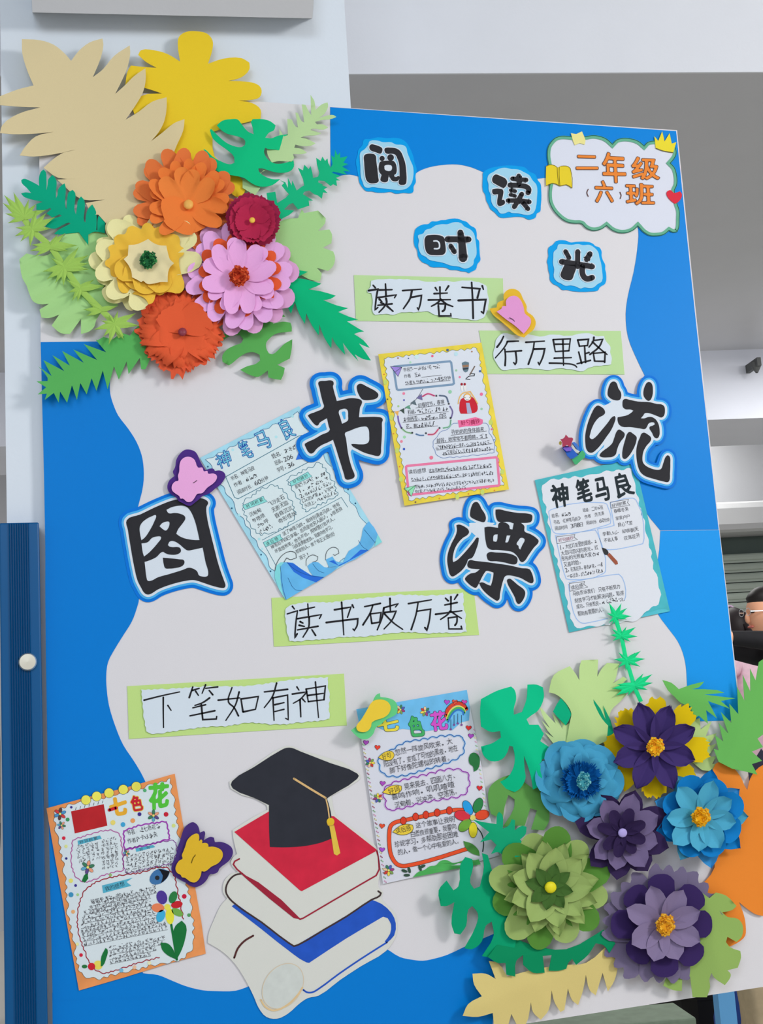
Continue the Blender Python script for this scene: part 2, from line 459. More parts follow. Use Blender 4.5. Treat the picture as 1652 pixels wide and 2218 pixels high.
def fringe(name, cx, cy, r, h, ms, parent, n=90, seed=3, ry=None):
    """a rolled fringed-paper flower centre: a short drum whose top bursts into small curled strips"""
    R = random.Random(seed); V = []; F = []; mi = []; ry = ry or r
    N = 18; o = 0
    for hh, k in ((h - .012, .55), (h + r * .35 / 1100, .85), (h + r * .6 / 1100, .4)):
        for j in range(N): a = 6.28318 * j / N; V.append(P(cx + r * k * math.cos(a), cy + ry * k * math.sin(a), hh))
    for q in range(2):
        for j in range(N): F.append((q * N + j, (q + 1) * N + j, (q + 1) * N + (j + 1) % N, q * N + (j + 1) % N)); mi.append(0)
    F.append(tuple(range(2 * N, 3 * N))); mi.append(0)
    for i in range(n):
        a = R.uniform(0, 6.283); d = math.sqrt(R.random()); x, y = cx + r * .8 * d * math.cos(a), cy + ry * .8 * d * math.sin(a)
        hb = h + r * (.55 - .2 * d) / 1100; t = a + R.uniform(-.7, .7); s = r * R.uniform(.18, .32); wd = r * R.uniform(.07, .12)
        ex, ey = math.cos(t), math.sin(t); o = len(V)
        for q in range(4):
            u = q / 3; X = x + ex * s * u; Y = y + ey * s * u; H = hb + r / 1100 * (.55 * u - .45 * u * u * d * 1.4)
            V.append(P(X - ey * wd, Y + ex * wd, H)); V.append(P(X + ey * wd, Y - ex * wd, H))
        for q in range(3): F.append((o + 2 * q, o + 2 * q + 1, o + 2 * q + 3, o + 2 * q + 2)); mi.append(i % len(ms))
    ob = mesh(name, V, F, ms, parent, mi); ob['kind'] = 'stuff'; return ob
def box(name, lo, hi, m, parent=None, rot=0, pivot=(0, 0, 0), bev=0.0):
    x0, y0, z0 = lo; x1, y1, z1 = hi
    V = [Vector(v) for v in ((x0, y0, z0), (x1, y0, z0), (x1, y1, z0), (x0, y1, z0), (x0, y0, z1), (x1, y0, z1), (x1, y1, z1), (x0, y1, z1))]
    if rot:
        M = Matrix.Rotation(rot, 3, 'Z'); pv = Vector(pivot); V = [M @ (v - pv) + pv for v in V]
    o = mesh(name, V, [(0, 3, 2, 1), (4, 5, 6, 7), (0, 1, 5, 4), (1, 2, 6, 5), (2, 3, 7, 6), (3, 0, 4, 7)], m, parent)
    if bev: b = o.modifiers.new('bevel', 'BEVEL'); b.width = bev; b.segments = 2
    return o
# ------------------------------------------------------------ the hall (its axes are turned 9 degrees from the board's)
BR = math.radians(-9.0)
def hall(a, b, z):               # a to the right, b away from the camera, z up from the floor
    v = Matrix.Rotation(BR, 3, 'Z') @ Vector((a, b, 0)); return Vector((CAM[0] + v[0], CAM[1] + v[1], z))
def hbox(name, a0, a1, b0, b1, z0, z1, m, parent=None, bev=0.0, kind=None, tp=0):
    V = [hall(a, b, z) for z in (z0, z1) for a, b in ((a0, b0), (a1, b0), (a1, b1), (a0, b1))]
    if tp: V = V[:4] + [v + Vector((0, 0, 0)) for v in V[4:]]
    o = mesh(name, V, [(0, 3, 2, 1), (4, 5, 6, 7), (0, 1, 5, 4), (1, 2, 6, 5), (2, 3, 7, 6), (3, 0, 4, 7)], m, parent)
    if bev: d = o.modifiers.new('bevel', 'BEVEL'); d.width = bev; d.segments = 2
    if kind: o['kind'] = kind
    return o
def toh(px, py, b):              # picture point at hall distance b -> (a, z)
    d = ray(px, py); R_ = Matrix.Rotation(-BR, 3, 'Z') @ d; t = b / R_[1]; return R_[0] * t, CAMH + R_[2] * t
white = mat((214, 217, 224), .6, 'wall'); grey = mat((184, 185, 189), .35, 'wall'); cream = mat((196, 196, 196), .6, 'wall')
hbox('floor', -14, 16, -6, 12, -.1, 0, mat((178, 176, 170), .35, 'wall'), kind='structure')
hbox('ceiling', -14, 16, -.5, 12, 3.30, 3.5, grey, kind='structure')
hbox('trim_1', -14, 16, 2.95, 2.956, 2.90, 3.32, mat((212, 215, 226), .6, 'wall'), kind='structure')
hbox('ceiling_drop', -14, 16, 2.956, 5.6, 2.90, 3.30, grey, kind='structure')
hbox('trim_2', -14, 16, 5.6, 6.24, 2.55, 3.30, mat((206, 209, 219), .6, 'wall'), kind='structure')
hbox('wall_back', -14, 16, 8.4, 8.7, 0, 3.30, mat((166, 167, 170), .6, 'wall'), kind='structure')
# square white column right behind the board
cx0, cx1 = P(5, 430).x, Q(752, 110, .02).x
col_m = mat((205, 213, 226), .55, 'wall')
o = mesh('wall_column', [Vector(v) for v in ((cx0, .02, 0), (cx1, .02, 0), (cx1, .5, 0), (cx0, .5, 0), (cx0, .02, 3.3), (cx1, .02, 3.3), (cx1, .5, 3.3), (cx0, .5, 3.3))],
         [(0, 3, 2, 1), (4, 5, 6, 7), (0, 1, 5, 4), (1, 2, 6, 5), (2, 3, 7, 6), (3, 0, 4, 7)], col_m); o['kind'] = 'structure'
# grey box in place of the shaded recess over the column top
V = []
for d_ in (.019, -.045):
    for q in ((62, -160), (690, -150), (676, 40), (70, 27)): V.append(Q(q[0], q[1], .02) + Vector((0, -.02 + d_, 0)) if d_ > 0 else Q(q[0], q[1], d_))
t = mesh('trim_3', V, [(4, 7, 6, 5), (0, 4, 5, 1), (1, 5, 6, 2), (2, 6, 7, 3), (3, 7, 4, 0)], mat((176, 176, 177), .5, 'wall')); t['kind'] = 'structure'
# roller shutter with its box on the far wall
a0, zt = toh(1540, 1192, 8.15); a1 = a0 + 4.2; a0 -= 1.2
sh = root('roller_shutter', hall((a0 + a1) / 2, 8.15, 0), 'grey-green roller shutter with horizontal slats behind the children in the hall', 'shutter')
sm_ = mat((150, 160, 150), .45, 'wall'); n_ = int(zt / .068)
proto = None
for i in range(n_):
    z = i * .068; c = hall((a0 + a1) / 2, 8.15, z)
    if proto is None:
        pr = [(0, .004), (.0, .018), (-.010, .024), (-.013, .04), (-.010, .056), (0, .066)]
        V = [hall(a, 8.15 + p_[0], p_[1]) for a in (a0, a1) for p_ in pr]; k = len(pr)
        proto = mesh('slat', V, [(j, j + k, j + k + 1, j + 1) for j in range(k - 1)], sm_, sh)
    else:
        s_ = proto.copy(); COL.objects.link(s_); s_.parent = sh; s_.location = (0, 0, z)
hbox('guide_rail', a0 - .06, a0, 8.1, 8.25, 0, zt, sm_, sh)
hbox('shutter_box', a0 - .1, a1 + .1, 7.9, 8.38, toh(1600, 1150, 7.9)[1], toh(1600, 1084, 7.9)[1], mat((176, 177, 178), .5, 'wall'), sh, bev=.05)
hbox('backing', a0, a1, 8.22, 8.3, 0, toh(1600, 1155, 8.1)[1], mat((70, 82, 78), .6, 'wall'), sh)
# little dark fitting on the beam
a_, z_ = toh(1637, 792, 5.5)
lm = root('beam_fitting', hall(a_, 5.55, z_), 'small dark fitting fixed on the white beam beside the board', 'fitting')
hbox('mounting_arm', a_ - .01, a_ + .01, 5.46, 5.6, z_ - .01, z_ + .03, mat((90, 92, 92)), lm)
V = []; n = 12
for k_, (rr, zz) in enumerate(((.024, .016), (.024, -.004), (.006, -.036))):
    for j in range(n): t_ = 6.283 * j / n; V.append(hall(a_ + rr * math.cos(t_), 5.5 + rr * math.sin(t_), z_ + zz))
mesh('fitting_head', V, [(q * n + j, q * n + (j + 1) % n, (q + 1) * n + (j + 1) % n, (q + 1) * n + j) for q in range(2) for j in range(n)] + [tuple(range(n))], mat((88, 90, 90)), lm)
# ribbed blue aluminium post at the left of the board
pz = P(40, 1137).z; x0, x1 = P(-1, 1140).x, P(88, 1133).x - .003
bm = mat((0, 78, 130), .35, 'metal'); pt = root('ribbed_post', ((x0 + x1) / 2, -.005, 0), 'dark blue ribbed aluminium post standing left of the board', 'post')
box('post_body', (x0, -.028, 0), (x1, .018, pz), bm, pt, bev=.003)
V = []; F = []
xa, xb = P(20, 1160).x, P(66, 1160).x; nr = 9
for i in range(nr):
    u0 = xa + (xb - xa) * i / nr; u1 = u0 + (xb - xa) / nr * .55; o_ = len(V)
    for z in (0, pz - .002): V += [Vector((u0, -.0278, z)), Vector(((u0 + u1) / 2, -.0315, z)), Vector((u1, -.0278, z))]
    F += [(o_, o_ + 1, o_ + 4, o_ + 3), (o_ + 1, o_ + 2, o_ + 5, o_ + 4), (o_ + 3, o_ + 4, o_ + 5)]
rb = mesh('ribs', V, F, bm, pt); rb['kind'] = 'stuff'
kx, kz = P(60, 1434, .028).x, P(60, 1434, .028).z; V = []; n = 24
prof = [(.0165, -.0285), (.0165, -.034), (.0145, -.037), (.0, -.0375)]
for rr, yy in prof:
    for j in range(n): a = 6.283 * j / n; V.append(Vector((kx + rr * math.cos(a), yy, kz + rr * math.sin(a))))
mesh('round_cap', V, [(q * n + j, q * n + (j + 1) % n, (q + 1) * n + (j + 1) % n, (q + 1) * n + j) for q in range(3) for j in range(n)], mat((215, 212, 196), .28, 'metal', metal=.85), pt)
pt.children[-1]['label'] = 'round brushed steel cap'

# ------------------------------------------------------------ things low behind the board
bx = root('storage_chest', hall(.75, 3.7, 0), 'low grey-green chest with a blotchy lid under the board corner', 'chest')
a0, zc = toh(1180, 2218, 3.5); a1, zc2 = toh(1445, 2172, 3.75); zc = zc2
ar, _q = toh(1483, 2205, 3.35)
gm = mat((112, 127, 110), .5, 'wash')
hbox('lid', .1, a1 + .02, 3.56, 3.75, zc - .03, zc, gm, bx, bev=.006)
hbox('body', .12, a1, 3.57, 3.73, 0, zc - .03, mat((168, 163, 140), .6, 'paper'), bx)
st = root('dark_filler', hall(toh(1500, 2200, 4.3)[0], 4.3, 0), 'black round form in place of the dark floor behind the chest, mostly hidden by the board', 'bin')  # black form stands in for the dark floor behind the chest
a_, z_ = toh(1505, 2140, 4.3)
V = []; n = 20
for rr, zz in ((.13, 0), (.17, z_), (.178, z_), (.178, z_ + .02), (.15, z_ + .02), (.12, z_ - .3)):
    for j in range(n): t_ = 6.283 * j / n; V.append(hall(a_ + rr * math.cos(t_), 4.3 + rr * math.sin(t_), zz))
mesh('filler_body', V, [(q * n + j, q * n + (j + 1) % n, (q + 1) * n + (j + 1) % n, (q + 1) * n + j) for q in range(5) for j in range(n)], mat((16, 16, 18), .5, 'plastic'), st)
a_, z_ = toh(1561, 2100, 3.2)
o = hbox('blue_plank', a_ - .022, a_ + .022, 3.18, 3.22, 0, z_ + .1, mat((92, 152, 200), .6, 'card')); tag(o, 'narrow light-blue upright board end under the display board corner', 'board')
def sack(name, px, py, b, wd, col, label, cat, seed):
    r = random.Random(seed); a_, z_ = toh(px, py, b); V = []; F = []; n = 28; k = 12
    for i in range(k + 1):
        u = i / k; rr = wd * (1.05 - .25 * u + .1 * math.sin(u * 9 + seed)) * (1 if i < k else .5)
        for j in range(n):
            t_ = 6.283 * j / n; q = rr * (1 + .07 * math.sin(5 * t_ + 3 * u + seed) + .05 * math.sin(11 * t_ - 4 * u))
            V.append(hall(a_ + q * math.cos(t_), b + q * math.sin(t_), u * z_))
    for i in range(k):
        for j in range(n): F.append((i * n + j, i * n + (j + 1) % n, (i + 1) * n + (j + 1) % n, (i + 1) * n + j))
    F.append(tuple(range(k * n, k * n + n)))
    return tag(mesh(name, V, F, mat(col, .8, 'cloth'), smooth=True), label, cat)
sack('cloth_bag', 1606, 2110, 3.9, .10, (38, 66, 140), 'royal-blue cloth bag behind the light-blue board end', 'bag', 2)
sack('canvas_sack', 1650, 2090, 3.55, .085, (172, 155, 125), 'crumpled beige canvas sack at the right edge under the board', 'sack', 5)

# ------------------------------------------------------------ people in the hall behind
def figure(name, J, E, rad, zones, label, mats, zonef):
    """one continuous skinned body: J joints, E edges, rad radii"""
    me = bpy.data.meshes.new(name); ks = list(J); me.from_pydata([J[k] for k in ks], [(ks.index(a), ks.index(b)) for a, b in E], [])
    o = bpy.data.objects.new(name + '_skin', me); COL.objects.link(o)
    s_ = o.modifiers.new('skin', 'SKIN')
    if not me.skin_vertices: me.attributes
    for i, k in enumerate(ks): v = me.skin_vertices[0].data[i]; v.radius = rad[k] if isinstance(rad[k], tuple) else (rad[k], rad[k]); v.use_root = (k == 'pelvis')
    s_.use_smooth_shade = True
    d = o.modifiers.new('sub', 'SUBSURF'); d.levels = 2; d.render_levels = 2
    bpy.context.view_layer.update(); dg = bpy.context.evaluated_depsgraph_get(); e = o.evaluated_get(dg); m2 = e.to_mesh()
    V = [v.co.copy() for v in m2.vertices]; F = [tuple(p.vertices) for p in m2.polygons]; e.to_mesh_clear(); bpy.data.objects.remove(o)
    return V, F
def ell(c, rx, ry, rz, n=20, k=12, f=None):
    V = []; F = []
    for i in range(k + 1):
        t = -1.5708 + 3.1416 * i / k
        for j in range(n):
            a = 6.28318 * j / n; v = Vector((rx * math.cos(t) * math.cos(a), ry * math.cos(t) * math.sin(a), rz * math.sin(t)))
            V.append(Vector(c) + (f(v) if f else v))
    for i in range(k):
        for j in range(n): F.append((i * n + j, i * n + (j + 1) % n, (i + 1) * n + (j + 1) % n, (i + 1) * n + j))
    return V, F
def person(loc, yaw, H, label, shirt, pants, hairc, skin=(205, 150, 120), lean=0.0, long_hair=False, glasses=False, band=None, armf=.35, armz=0.0, group=None):
    r_ = root('person', loc, label, 'person', group); M = Matrix.Rotation(yaw, 4, 'Z'); k = H / 1.75
    def W(x, y, z):                                     # figure faces +x in its own frame; lean bends it forward at the hips
        x *= k; y *= k; z *= k
        if z > .95 * k: d = z - .95 * k; x += d * math.sin(lean); z = .95 * k + d * math.cos(lean)
        return M @ Vector((x, y, z)) + Vector(loc)
    J = {'pelvis': W(0, 0, .97), 'waist': W(0, 0, 1.12), 'chest': W(0, 0, 1.30), 'neckb': W(0, 0, 1.45), 'neck': W(.01, 0, 1.52), 'skull': W(.03, 0, 1.60)}
    R_ = {'pelvis': (.13 * k, .15 * k), 'waist': (.12 * k, .14 * k), 'chest': (.13 * k, .17 * k), 'neckb': .075 * k, 'neck': .055 * k, 'skull': .06 * k}
    E = [('pelvis', 'waist'), ('waist', 'chest'), ('chest', 'neckb'), ('neckb', 'neck'), ('neck', 'skull')]
    for s in (-1, 1):
        n = 'l' if s > 0 else 'r'
        J.update({n + 'sh': W(0, .18 * s, 1.41), n + 'el': W(armf * .6, .25 * s, 1.18 + armz * .7), n + 'wr': W(armf + .2, .2 * s, 1.10 + armz), n + 'hip': W(0, .1 * s, .88), n + 'kn': W(.01, .11 * s, .49), n + 'an': W(-.02, .12 * s, .09), n + 'toe': W(.14, .13 * s, .035)})
        R_.update({n + 'sh': .072 * k, n + 'el': .056 * k, n + 'wr': .03 * k, n + 'hip': .095 * k, n + 'kn': .06 * k, n + 'an': .045 * k, n + 'toe': .035 * k})
        E += [('neckb', n + 'sh'), (n + 'sh', n + 'el'), (n + 'el', n + 'wr'), ('pelvis', n + 'hip'), (n + 'hip', n + 'kn'), (n + 'kn', n + 'an'), (n + 'an', n + 'toe')]
        for q in range(5):                              # palm and five fingers
            y0 = (.2 + (q - 2) * .016) * s; L = (.05, .075, .085, .08, .06)[q]
            a_, b_ = n + 'f%d' % q, n + 'g%d' % q
            bx_ = armf + .24 if q else armf + .22; J[a_] = W(bx_ + .045, y0 - (0.03 * s if q == 0 else 0), 1.085 + armz); J[b_] = W(bx_ + .045 + L * .8, y0 - (.04 * s if q == 0 else 0), 1.085 + armz - L * .45)
            R_[a_] = .011 * k; R_[b_] = .008 * k; E += [(n + 'wr', a_), (a_, b_)]
    V, F = figure('person', J, E, R_, None, label, None, None)
    hc = W(.035, 0, 1.635); Rh = M
    def hf(v):                                          # skull narrows to the chin, face is flatter in front
        z = v[2]; t = max(0, -z / (.125 * k)); v = Vector((v[0] * (1 - .12 * t) + .012 * t * k, v[1] * (1 - .32 * t), z)); return (Rh @ v.to_4d()).to_3d()
    hv, hF = ell(hc, .098 * k, .078 * k, .122 * k, 24, 16, hf)
    o_ = len(V); V += hv; F += [tuple(i + o_ for i in f) for f in hF]
    def lm_(x, y, z): return hc + (Rh @ Vector((x * k, y * k, z * k, 1))).to_3d()
    nv, nF = ell(lm_(.098, 0, -.02), .018 * k, .013 * k, .026 * k, 8, 6); o_ = len(V); V += nv; F += [tuple(i + o_ for i in f) for f in nF]
    for s in (-1, 1):
        nv, nF = ell(lm_(0, .079 * s, -.01), .018 * k, .009 * k, .032 * k, 8, 6); o_ = len(V); V += nv; F += [tuple(i + o_ for i in f) for f in nF]
    inv = M.inverted(); mi = []
    for f in F:
        c = Vector((0, 0, 0))
        for i in f: c += V[i]
        c /= len(f); q = (inv @ (c - Vector(loc)).to_4d()) if False else (inv.to_3x3() @ (c - Vector(loc))); z = q[2] / k; x = q[0] / k
        head = (c - hc).length < .17 * k
        if head or (x > armf + .2 + .3 * math.sin(lean) and z > .8): mi.append(0)
        elif z > .93: mi.append(1)
        elif z > .1: mi.append(2)
        else: mi.append(3)
    mesh('body', V, F, [mat(skin, .6, 'skin'), mat(shirt, .8, 'cloth'), mat(pants, .8, 'cloth'), mat((40, 38, 38), .5, 'cloth')], r_, mi, smooth=True)
    # hair shell: covers crown and back, leaves the face
    def hh(v):
        cut = v[0] > .028 * k and v[2] < .058 * k
        if cut: v = v * .84
        elif v[2] < -.035 * k and not long_hair: v = v * .86
        return (Rh @ v.to_4d()).to_3d()
    hv, hF = ell(hc + Vector((0, 0, .012 * k)), .108 * k, .088 * k, .128 * k, 24, 16, hh)
    if long_hair:
        t0 = len(hv)
        for (x, z, rr) in ((-.10, .03, .035), (-.14, -.04, .034), (-.13, -.12, .026), (-.115, -.19, .012)):
            for j in range(10): a = 6.283 * j / 10; hv.append(lm_(x + rr * math.cos(a), rr * math.sin(a) * 1.2, z))
        for q in range(3):
            for j in range(10): hF.append((t0 + q * 10 + j, t0 + q * 10 + (j + 1) % 10, t0 + (q + 1) * 10 + (j + 1) % 10, t0 + (q + 1) * 10 + j))
    mesh('hair', hv, hF, mat(hairc, .5, 'cloth'), r_, smooth=True)
    for s in (-1, 1):
        v_, f_ = ell(lm_(.088, .032 * s, .012), .011 * k, .016 * k, .008 * k, 10, 6); mesh('eye', v_, f_, mat((60, 45, 40), .3, 'plastic'), r_, smooth=True)
    v_, f_ = ell(lm_(.088, 0, -.062), .010 * k, .026 * k, .007 * k, 10, 6); mesh('mouth', v_, f_, mat((175, 95, 85), .5, 'skin'), r_, smooth=True)
    if glasses:
        V = []; F = []
        for s in (-1, 1):
            o_ = len(V)
            for j in range(16):
                a = 6.283 * j / 16
                for rr in (.021, .025): V.append(lm_(.112, .033 * s + rr * math.cos(a), .012 + rr * .8 * math.sin(a)))
            for j in range(16): b_ = (j + 1) % 16; F.append((o_ + 2 * j, o_ + 2 * j + 1, o_ + 2 * b_ + 1, o_ + 2 * b_))
            o_ = len(V); V += [lm_(.112, .058 * s, .016), lm_(.0, .086 * s, .012), lm_(.0, .086 * s, .007), lm_(.112, .058 * s, .010)]; F.append((o_, o_ + 1, o_ + 2, o_ + 3))
        g = mesh('glasses', V, F, mat((215, 220, 225), .2, 'metal', metal=.6), r_)
    if band:
        V = []; F = []
        for i in range(17):
            a = 3.1416 * i / 16
            for x in (-.012, .016): V.append(lm_(x + .02, .092 * math.cos(a), .012 + .134 * math.sin(a)))
        F = [(2 * i, 2 * i + 1, 2 * i + 3, 2 * i + 2) for i in range(16)]
        b_ = mesh('hair_band', V, F, mat(band, .6, 'cloth'), r_); d = b_.modifiers.new('solid', 'SOLIDIFY'); d.thickness = .008
    return r_
a_, z_ = toh(1645, 1328, 6.0)
person(hall(a_ + .285, 6.0, 0), math.radians(180 - 2), (z_ + .10) * 1.03, 'man in black with short dark hair and glasses, leaning to the left', (22, 22, 26), (30, 32, 40), (22, 18, 18), lean=.35, glasses=True, armf=.30, armz=.42)
a_, z_ = toh(1600, 1366, 6.8)
person(hall(a_, 6.8, 0), math.radians(115), z_ + .115, 'girl in a pink top with a dark ponytail and lilac hair band, seen from behind', (225, 185, 200), (60, 60, 80), (30, 22, 24), long_hair=True, band=(214, 180, 214), armf=.2)
a_, z_ = toh(2, 1400, 5.6)
person(hall(a_ - .12, 5.6, 0), math.radians(200), z_ + .06, 'person in a grey jacket just visible left of the blue ribbed post', (120, 112, 104), (50, 60, 66), (24, 22, 22), armf=.3)
# ------------------------------------------------------------ display board
BD = thing('display_board', 760, 1200, 0, 'large white foam display board with cut blue paper along its edges', 'board')
wboard = mat((207, 205, 208), .5, 'card'); blueA = mat((0, 124, 206), .45, 'card'); blueB = mat((18, 142, 226), .45, 'card'); blueC = mat((0, 116, 198), .45, 'card')
sheet('foam_panel', [(84, 186), (715, 231), (1466, 282), (1504, 650), (1558, 1148), (1597, 1484), (1675, 2134), (1232, 2203), (117, 2372), (98, 1185), (88, 740)], wboard, 0, BD, th=.012, sm=0)
sheet('blue_sheet', pts(None, '715,232 1464,284 1502,652 1556,1147 1430,1149 1398,1108 1370,1040 1360,960 1365,900 1379,851 1387,826 1396,813 1380,780 1360,730 1355,680 1360,640 1372,590 1380,540 1382,497 1370,460 1330,420 1260,392 1184,385 1165,387 1100,392 1045,372 1020,362 990,356 960,357 930,362 905,372 890,385 850,400 785,385 757,378 716,385'), blueA, .0009, BD, sm=3, corner=40)
sheet('blue_sheet', pts(None, '1430,1150 1557,1148 1595,1486 1603,1560 1490,1563 1489,1510 1488,1489 1487,1469 1485,1442 1478,1412 1467,1388 1447,1361 1426,1332 1408,1290 1412,1250 1425,1210'), blueB, .0008, BD, sm=3, corner=40)
sheet('blue_sheet', pts(None, '88,741 262,739 246,775 238,827 239,854 245,875 256,900 278,929 296,958 307,987 311,1015 310,1051 299,1097 285,1150 280,1200 290,1260 301,1295 296,1318 285,1347 267,1376 249,1405 234,1434 230,1463 231,1492 236,1528 249,1571 267,1614 289,1647 310,1683 330,1740 310,1820 270,1920 275,2040 310,2108 330,2160 114,2168 104,1700 98,1300 98,1185'), blueC, .0009, BD, sm=3, corner=40)
sheet('blue_sheet', pts(None, '113,2150 280,2100 310,2108 342,2112 372,2124 402,2136 439,2145 472,2147 510,2146 540,2136 600,2110 700,2070 800,2045 834,2054 866,2073 893,2079 916,2081 943,2076 969,2068 1014,2047 1071,2022 1068,2200 1066,2228 116,2366'), blueC, .0005, BD, sm=3, corner=40)

f_t, f_s, f_p, f_l = fr(240, 960, 5.5067), fr(640, 790, 7.509), fr(940, 1070, 6.3538), fr(1240, 800, 6.8833)
INK = mat((42, 42, 46), .6, 'ink'); WH = mat((203, 212, 226), .6, 'paper'); MID = mat((70, 165, 228), .55, 'ink'); DK = mat((0, 110, 205), .55, 'ink')
def bigchar(ch, f, polys, lab, h, extra=(), bw=(38, 68, 104), c=None):
    q = [(pts(f, o), [pts(f, x) for x in hs]) for o, hs in polys]
    s = abs(f(1, 0)[0] - f(0, 0)[0]); allp = [p for o, _ in q for p in o]
    cx = sum(p[0] for p in allp) / len(allp); cy = sum(p[1] for p in allp) / len(allp)
    T = thing('title_character', cx, cy, h, lab, 'character', 'four big brush characters of the title')
    sm = [(smoothed(o, True, 4, 75), [smoothed(x, True, 4, 75) for x in hs]) for o, hs in q]
    ex = [pts(f, e) for e in extra]
    X, Y, D = field([(resample(o, 2.5), hs) for o, hs in sm], [smoothed(e, True, 3) for e in ex], bw[2] * s + 4)
    for name, wd, m, dh in (('blue_rim', bw[2], DK, 0), ('light_blue_rim', bw[1], MID, .0004), ('white_rim', bw[0], WH, .0008)):
        B = Flat(h + dh); cs_ = contours(X, Y, D, wd * s)
        big_ = cs_[0]
        if name == 'blue_rim': sheet(name, big_[0], m, h, T, th=.0005, holes=[q_ for q_ in big_[1] if abs(area2(q_)) > 60], sm=0); continue
        for o, hs in cs_: B.poly(o, m, 0, [q_ for q_ in hs if abs(area2(q_)) > 60])
        B.build(name, T)
    B = Flat(h + .0013)
    for o, hs in sm: B.poly(o, INK, 0, hs)
    B.build('black_strokes', T); T.children
    return T
bigchar('图', f_t, [('190,918 350,850 560,750 780,672 940,670 1060,655 1110,665 1150,690 1160,715 1140,760 1145,870 1190,1080 1230,1240 1270,1400 1310,1530 1350,1640 1367,1700 1355,1722 1320,1725 1210,1700 1090,1660 990,1632 900,1640 700,1690 560,1745 480,1795 440,1805 400,1785 360,1720 320,1640 280,1480 230,1200 205,1040',
  ['345,1000 370,950 430,900 510,862 530,855 540,865 520,930 470,1030 410,1120 365,1158 350,1090', '662,795 720,765 790,748 860,745 910,765 950,810 1000,920 1030,1030 1057,1155 1000,1155 900,1140 830,1115 780,1080 800,1030 860,950 888,900 880,870 820,840 760,832 690,835',
   '580,990 610,955 660,935 695,938 700,960 680,1020 655,1042 620,1025', '365,1195 440,1180 490,1130 550,1112 595,1115 600,1130 560,1190 500,1260 450,1310 395,1352 380,1300',
   '680,1215 700,1175 730,1165 780,1180 830,1215 870,1250 915,1278 980,1270 1095,1245 1110,1320 1130,1420 1162,1560 1150,1585 1080,1588 1050,1575 1030,1530 990,1500 930,1485 860,1510 700,1560 560,1600 480,1640 440,1640 425,1600 410,1480 402,1415 430,1408 540,1360 620,1295 650,1312 700,1328 800,1322 835,1290 825,1250 790,1238 740,1240 700,1232']),
  ('620,1365 700,1372 820,1385 870,1395 877,1430 850,1465 760,1490 700,1495 650,1490 630,1440', [])],
  'big black brush character 图 with a blue rim, at the left under the purple butterfly', .0016, extra=('300,950 780,700 1100,700 1330,1680 1000,1600 430,1760 300,1400',), bw=(30, 56, 92))
bigchar('书', f_s, [('370,290 390,270 480,262 590,258 615,280 618,320 608,345 620,410 650,520 670,590 750,575 880,545 980,548 1060,570 1080,600 1070,650 1050,690 1040,760 1030,855 1150,850 1330,850 1400,865 1418,895 1405,940 1405,1050 1400,1200 1390,1350 1385,1440 1360,1480 1325,1485 1240,1465 1120,1430 1000,1370 925,1325 905,1290 940,1288 1050,1295 1150,1285 1190,1250 1198,1150 1190,1060 1160,1010 1100,1005 990,1030 880,1075 805,1110 820,1200 850,1420 880,1560 920,1690 960,1800 950,1835 900,1860 840,1870 810,1855 790,1790 750,1660 700,1500 660,1370 610,1220 530,1260 420,1310 340,1370 290,1430 250,1445 210,1420 170,1350 150,1290 170,1272 300,1210 420,1140 555,1065 540,1000 510,870 440,910 390,945 370,980 345,990 300,960 250,900 200,830 215,812 330,765 460,690 440,600 410,480 390,380',
  ['705,750 760,720 810,715 845,740 855,830 850,905 810,935 755,960 730,870']), ('1000,340 1040,310 1085,315 1150,350 1230,390 1300,430 1345,480 1340,520 1310,550 1240,570 1100,570 1065,545 1030,490 1000,410', [])],
  'big black brush character 书 with a blue rim, between the light-blue and the yellow poster', .0058, extra=('805,1110 990,1030 1100,1005 1160,1010 1198,1150 1190,1250 1150,1285 905,1290 925,1325 870,1450 820,1200',), bw=(44, 80, 140))
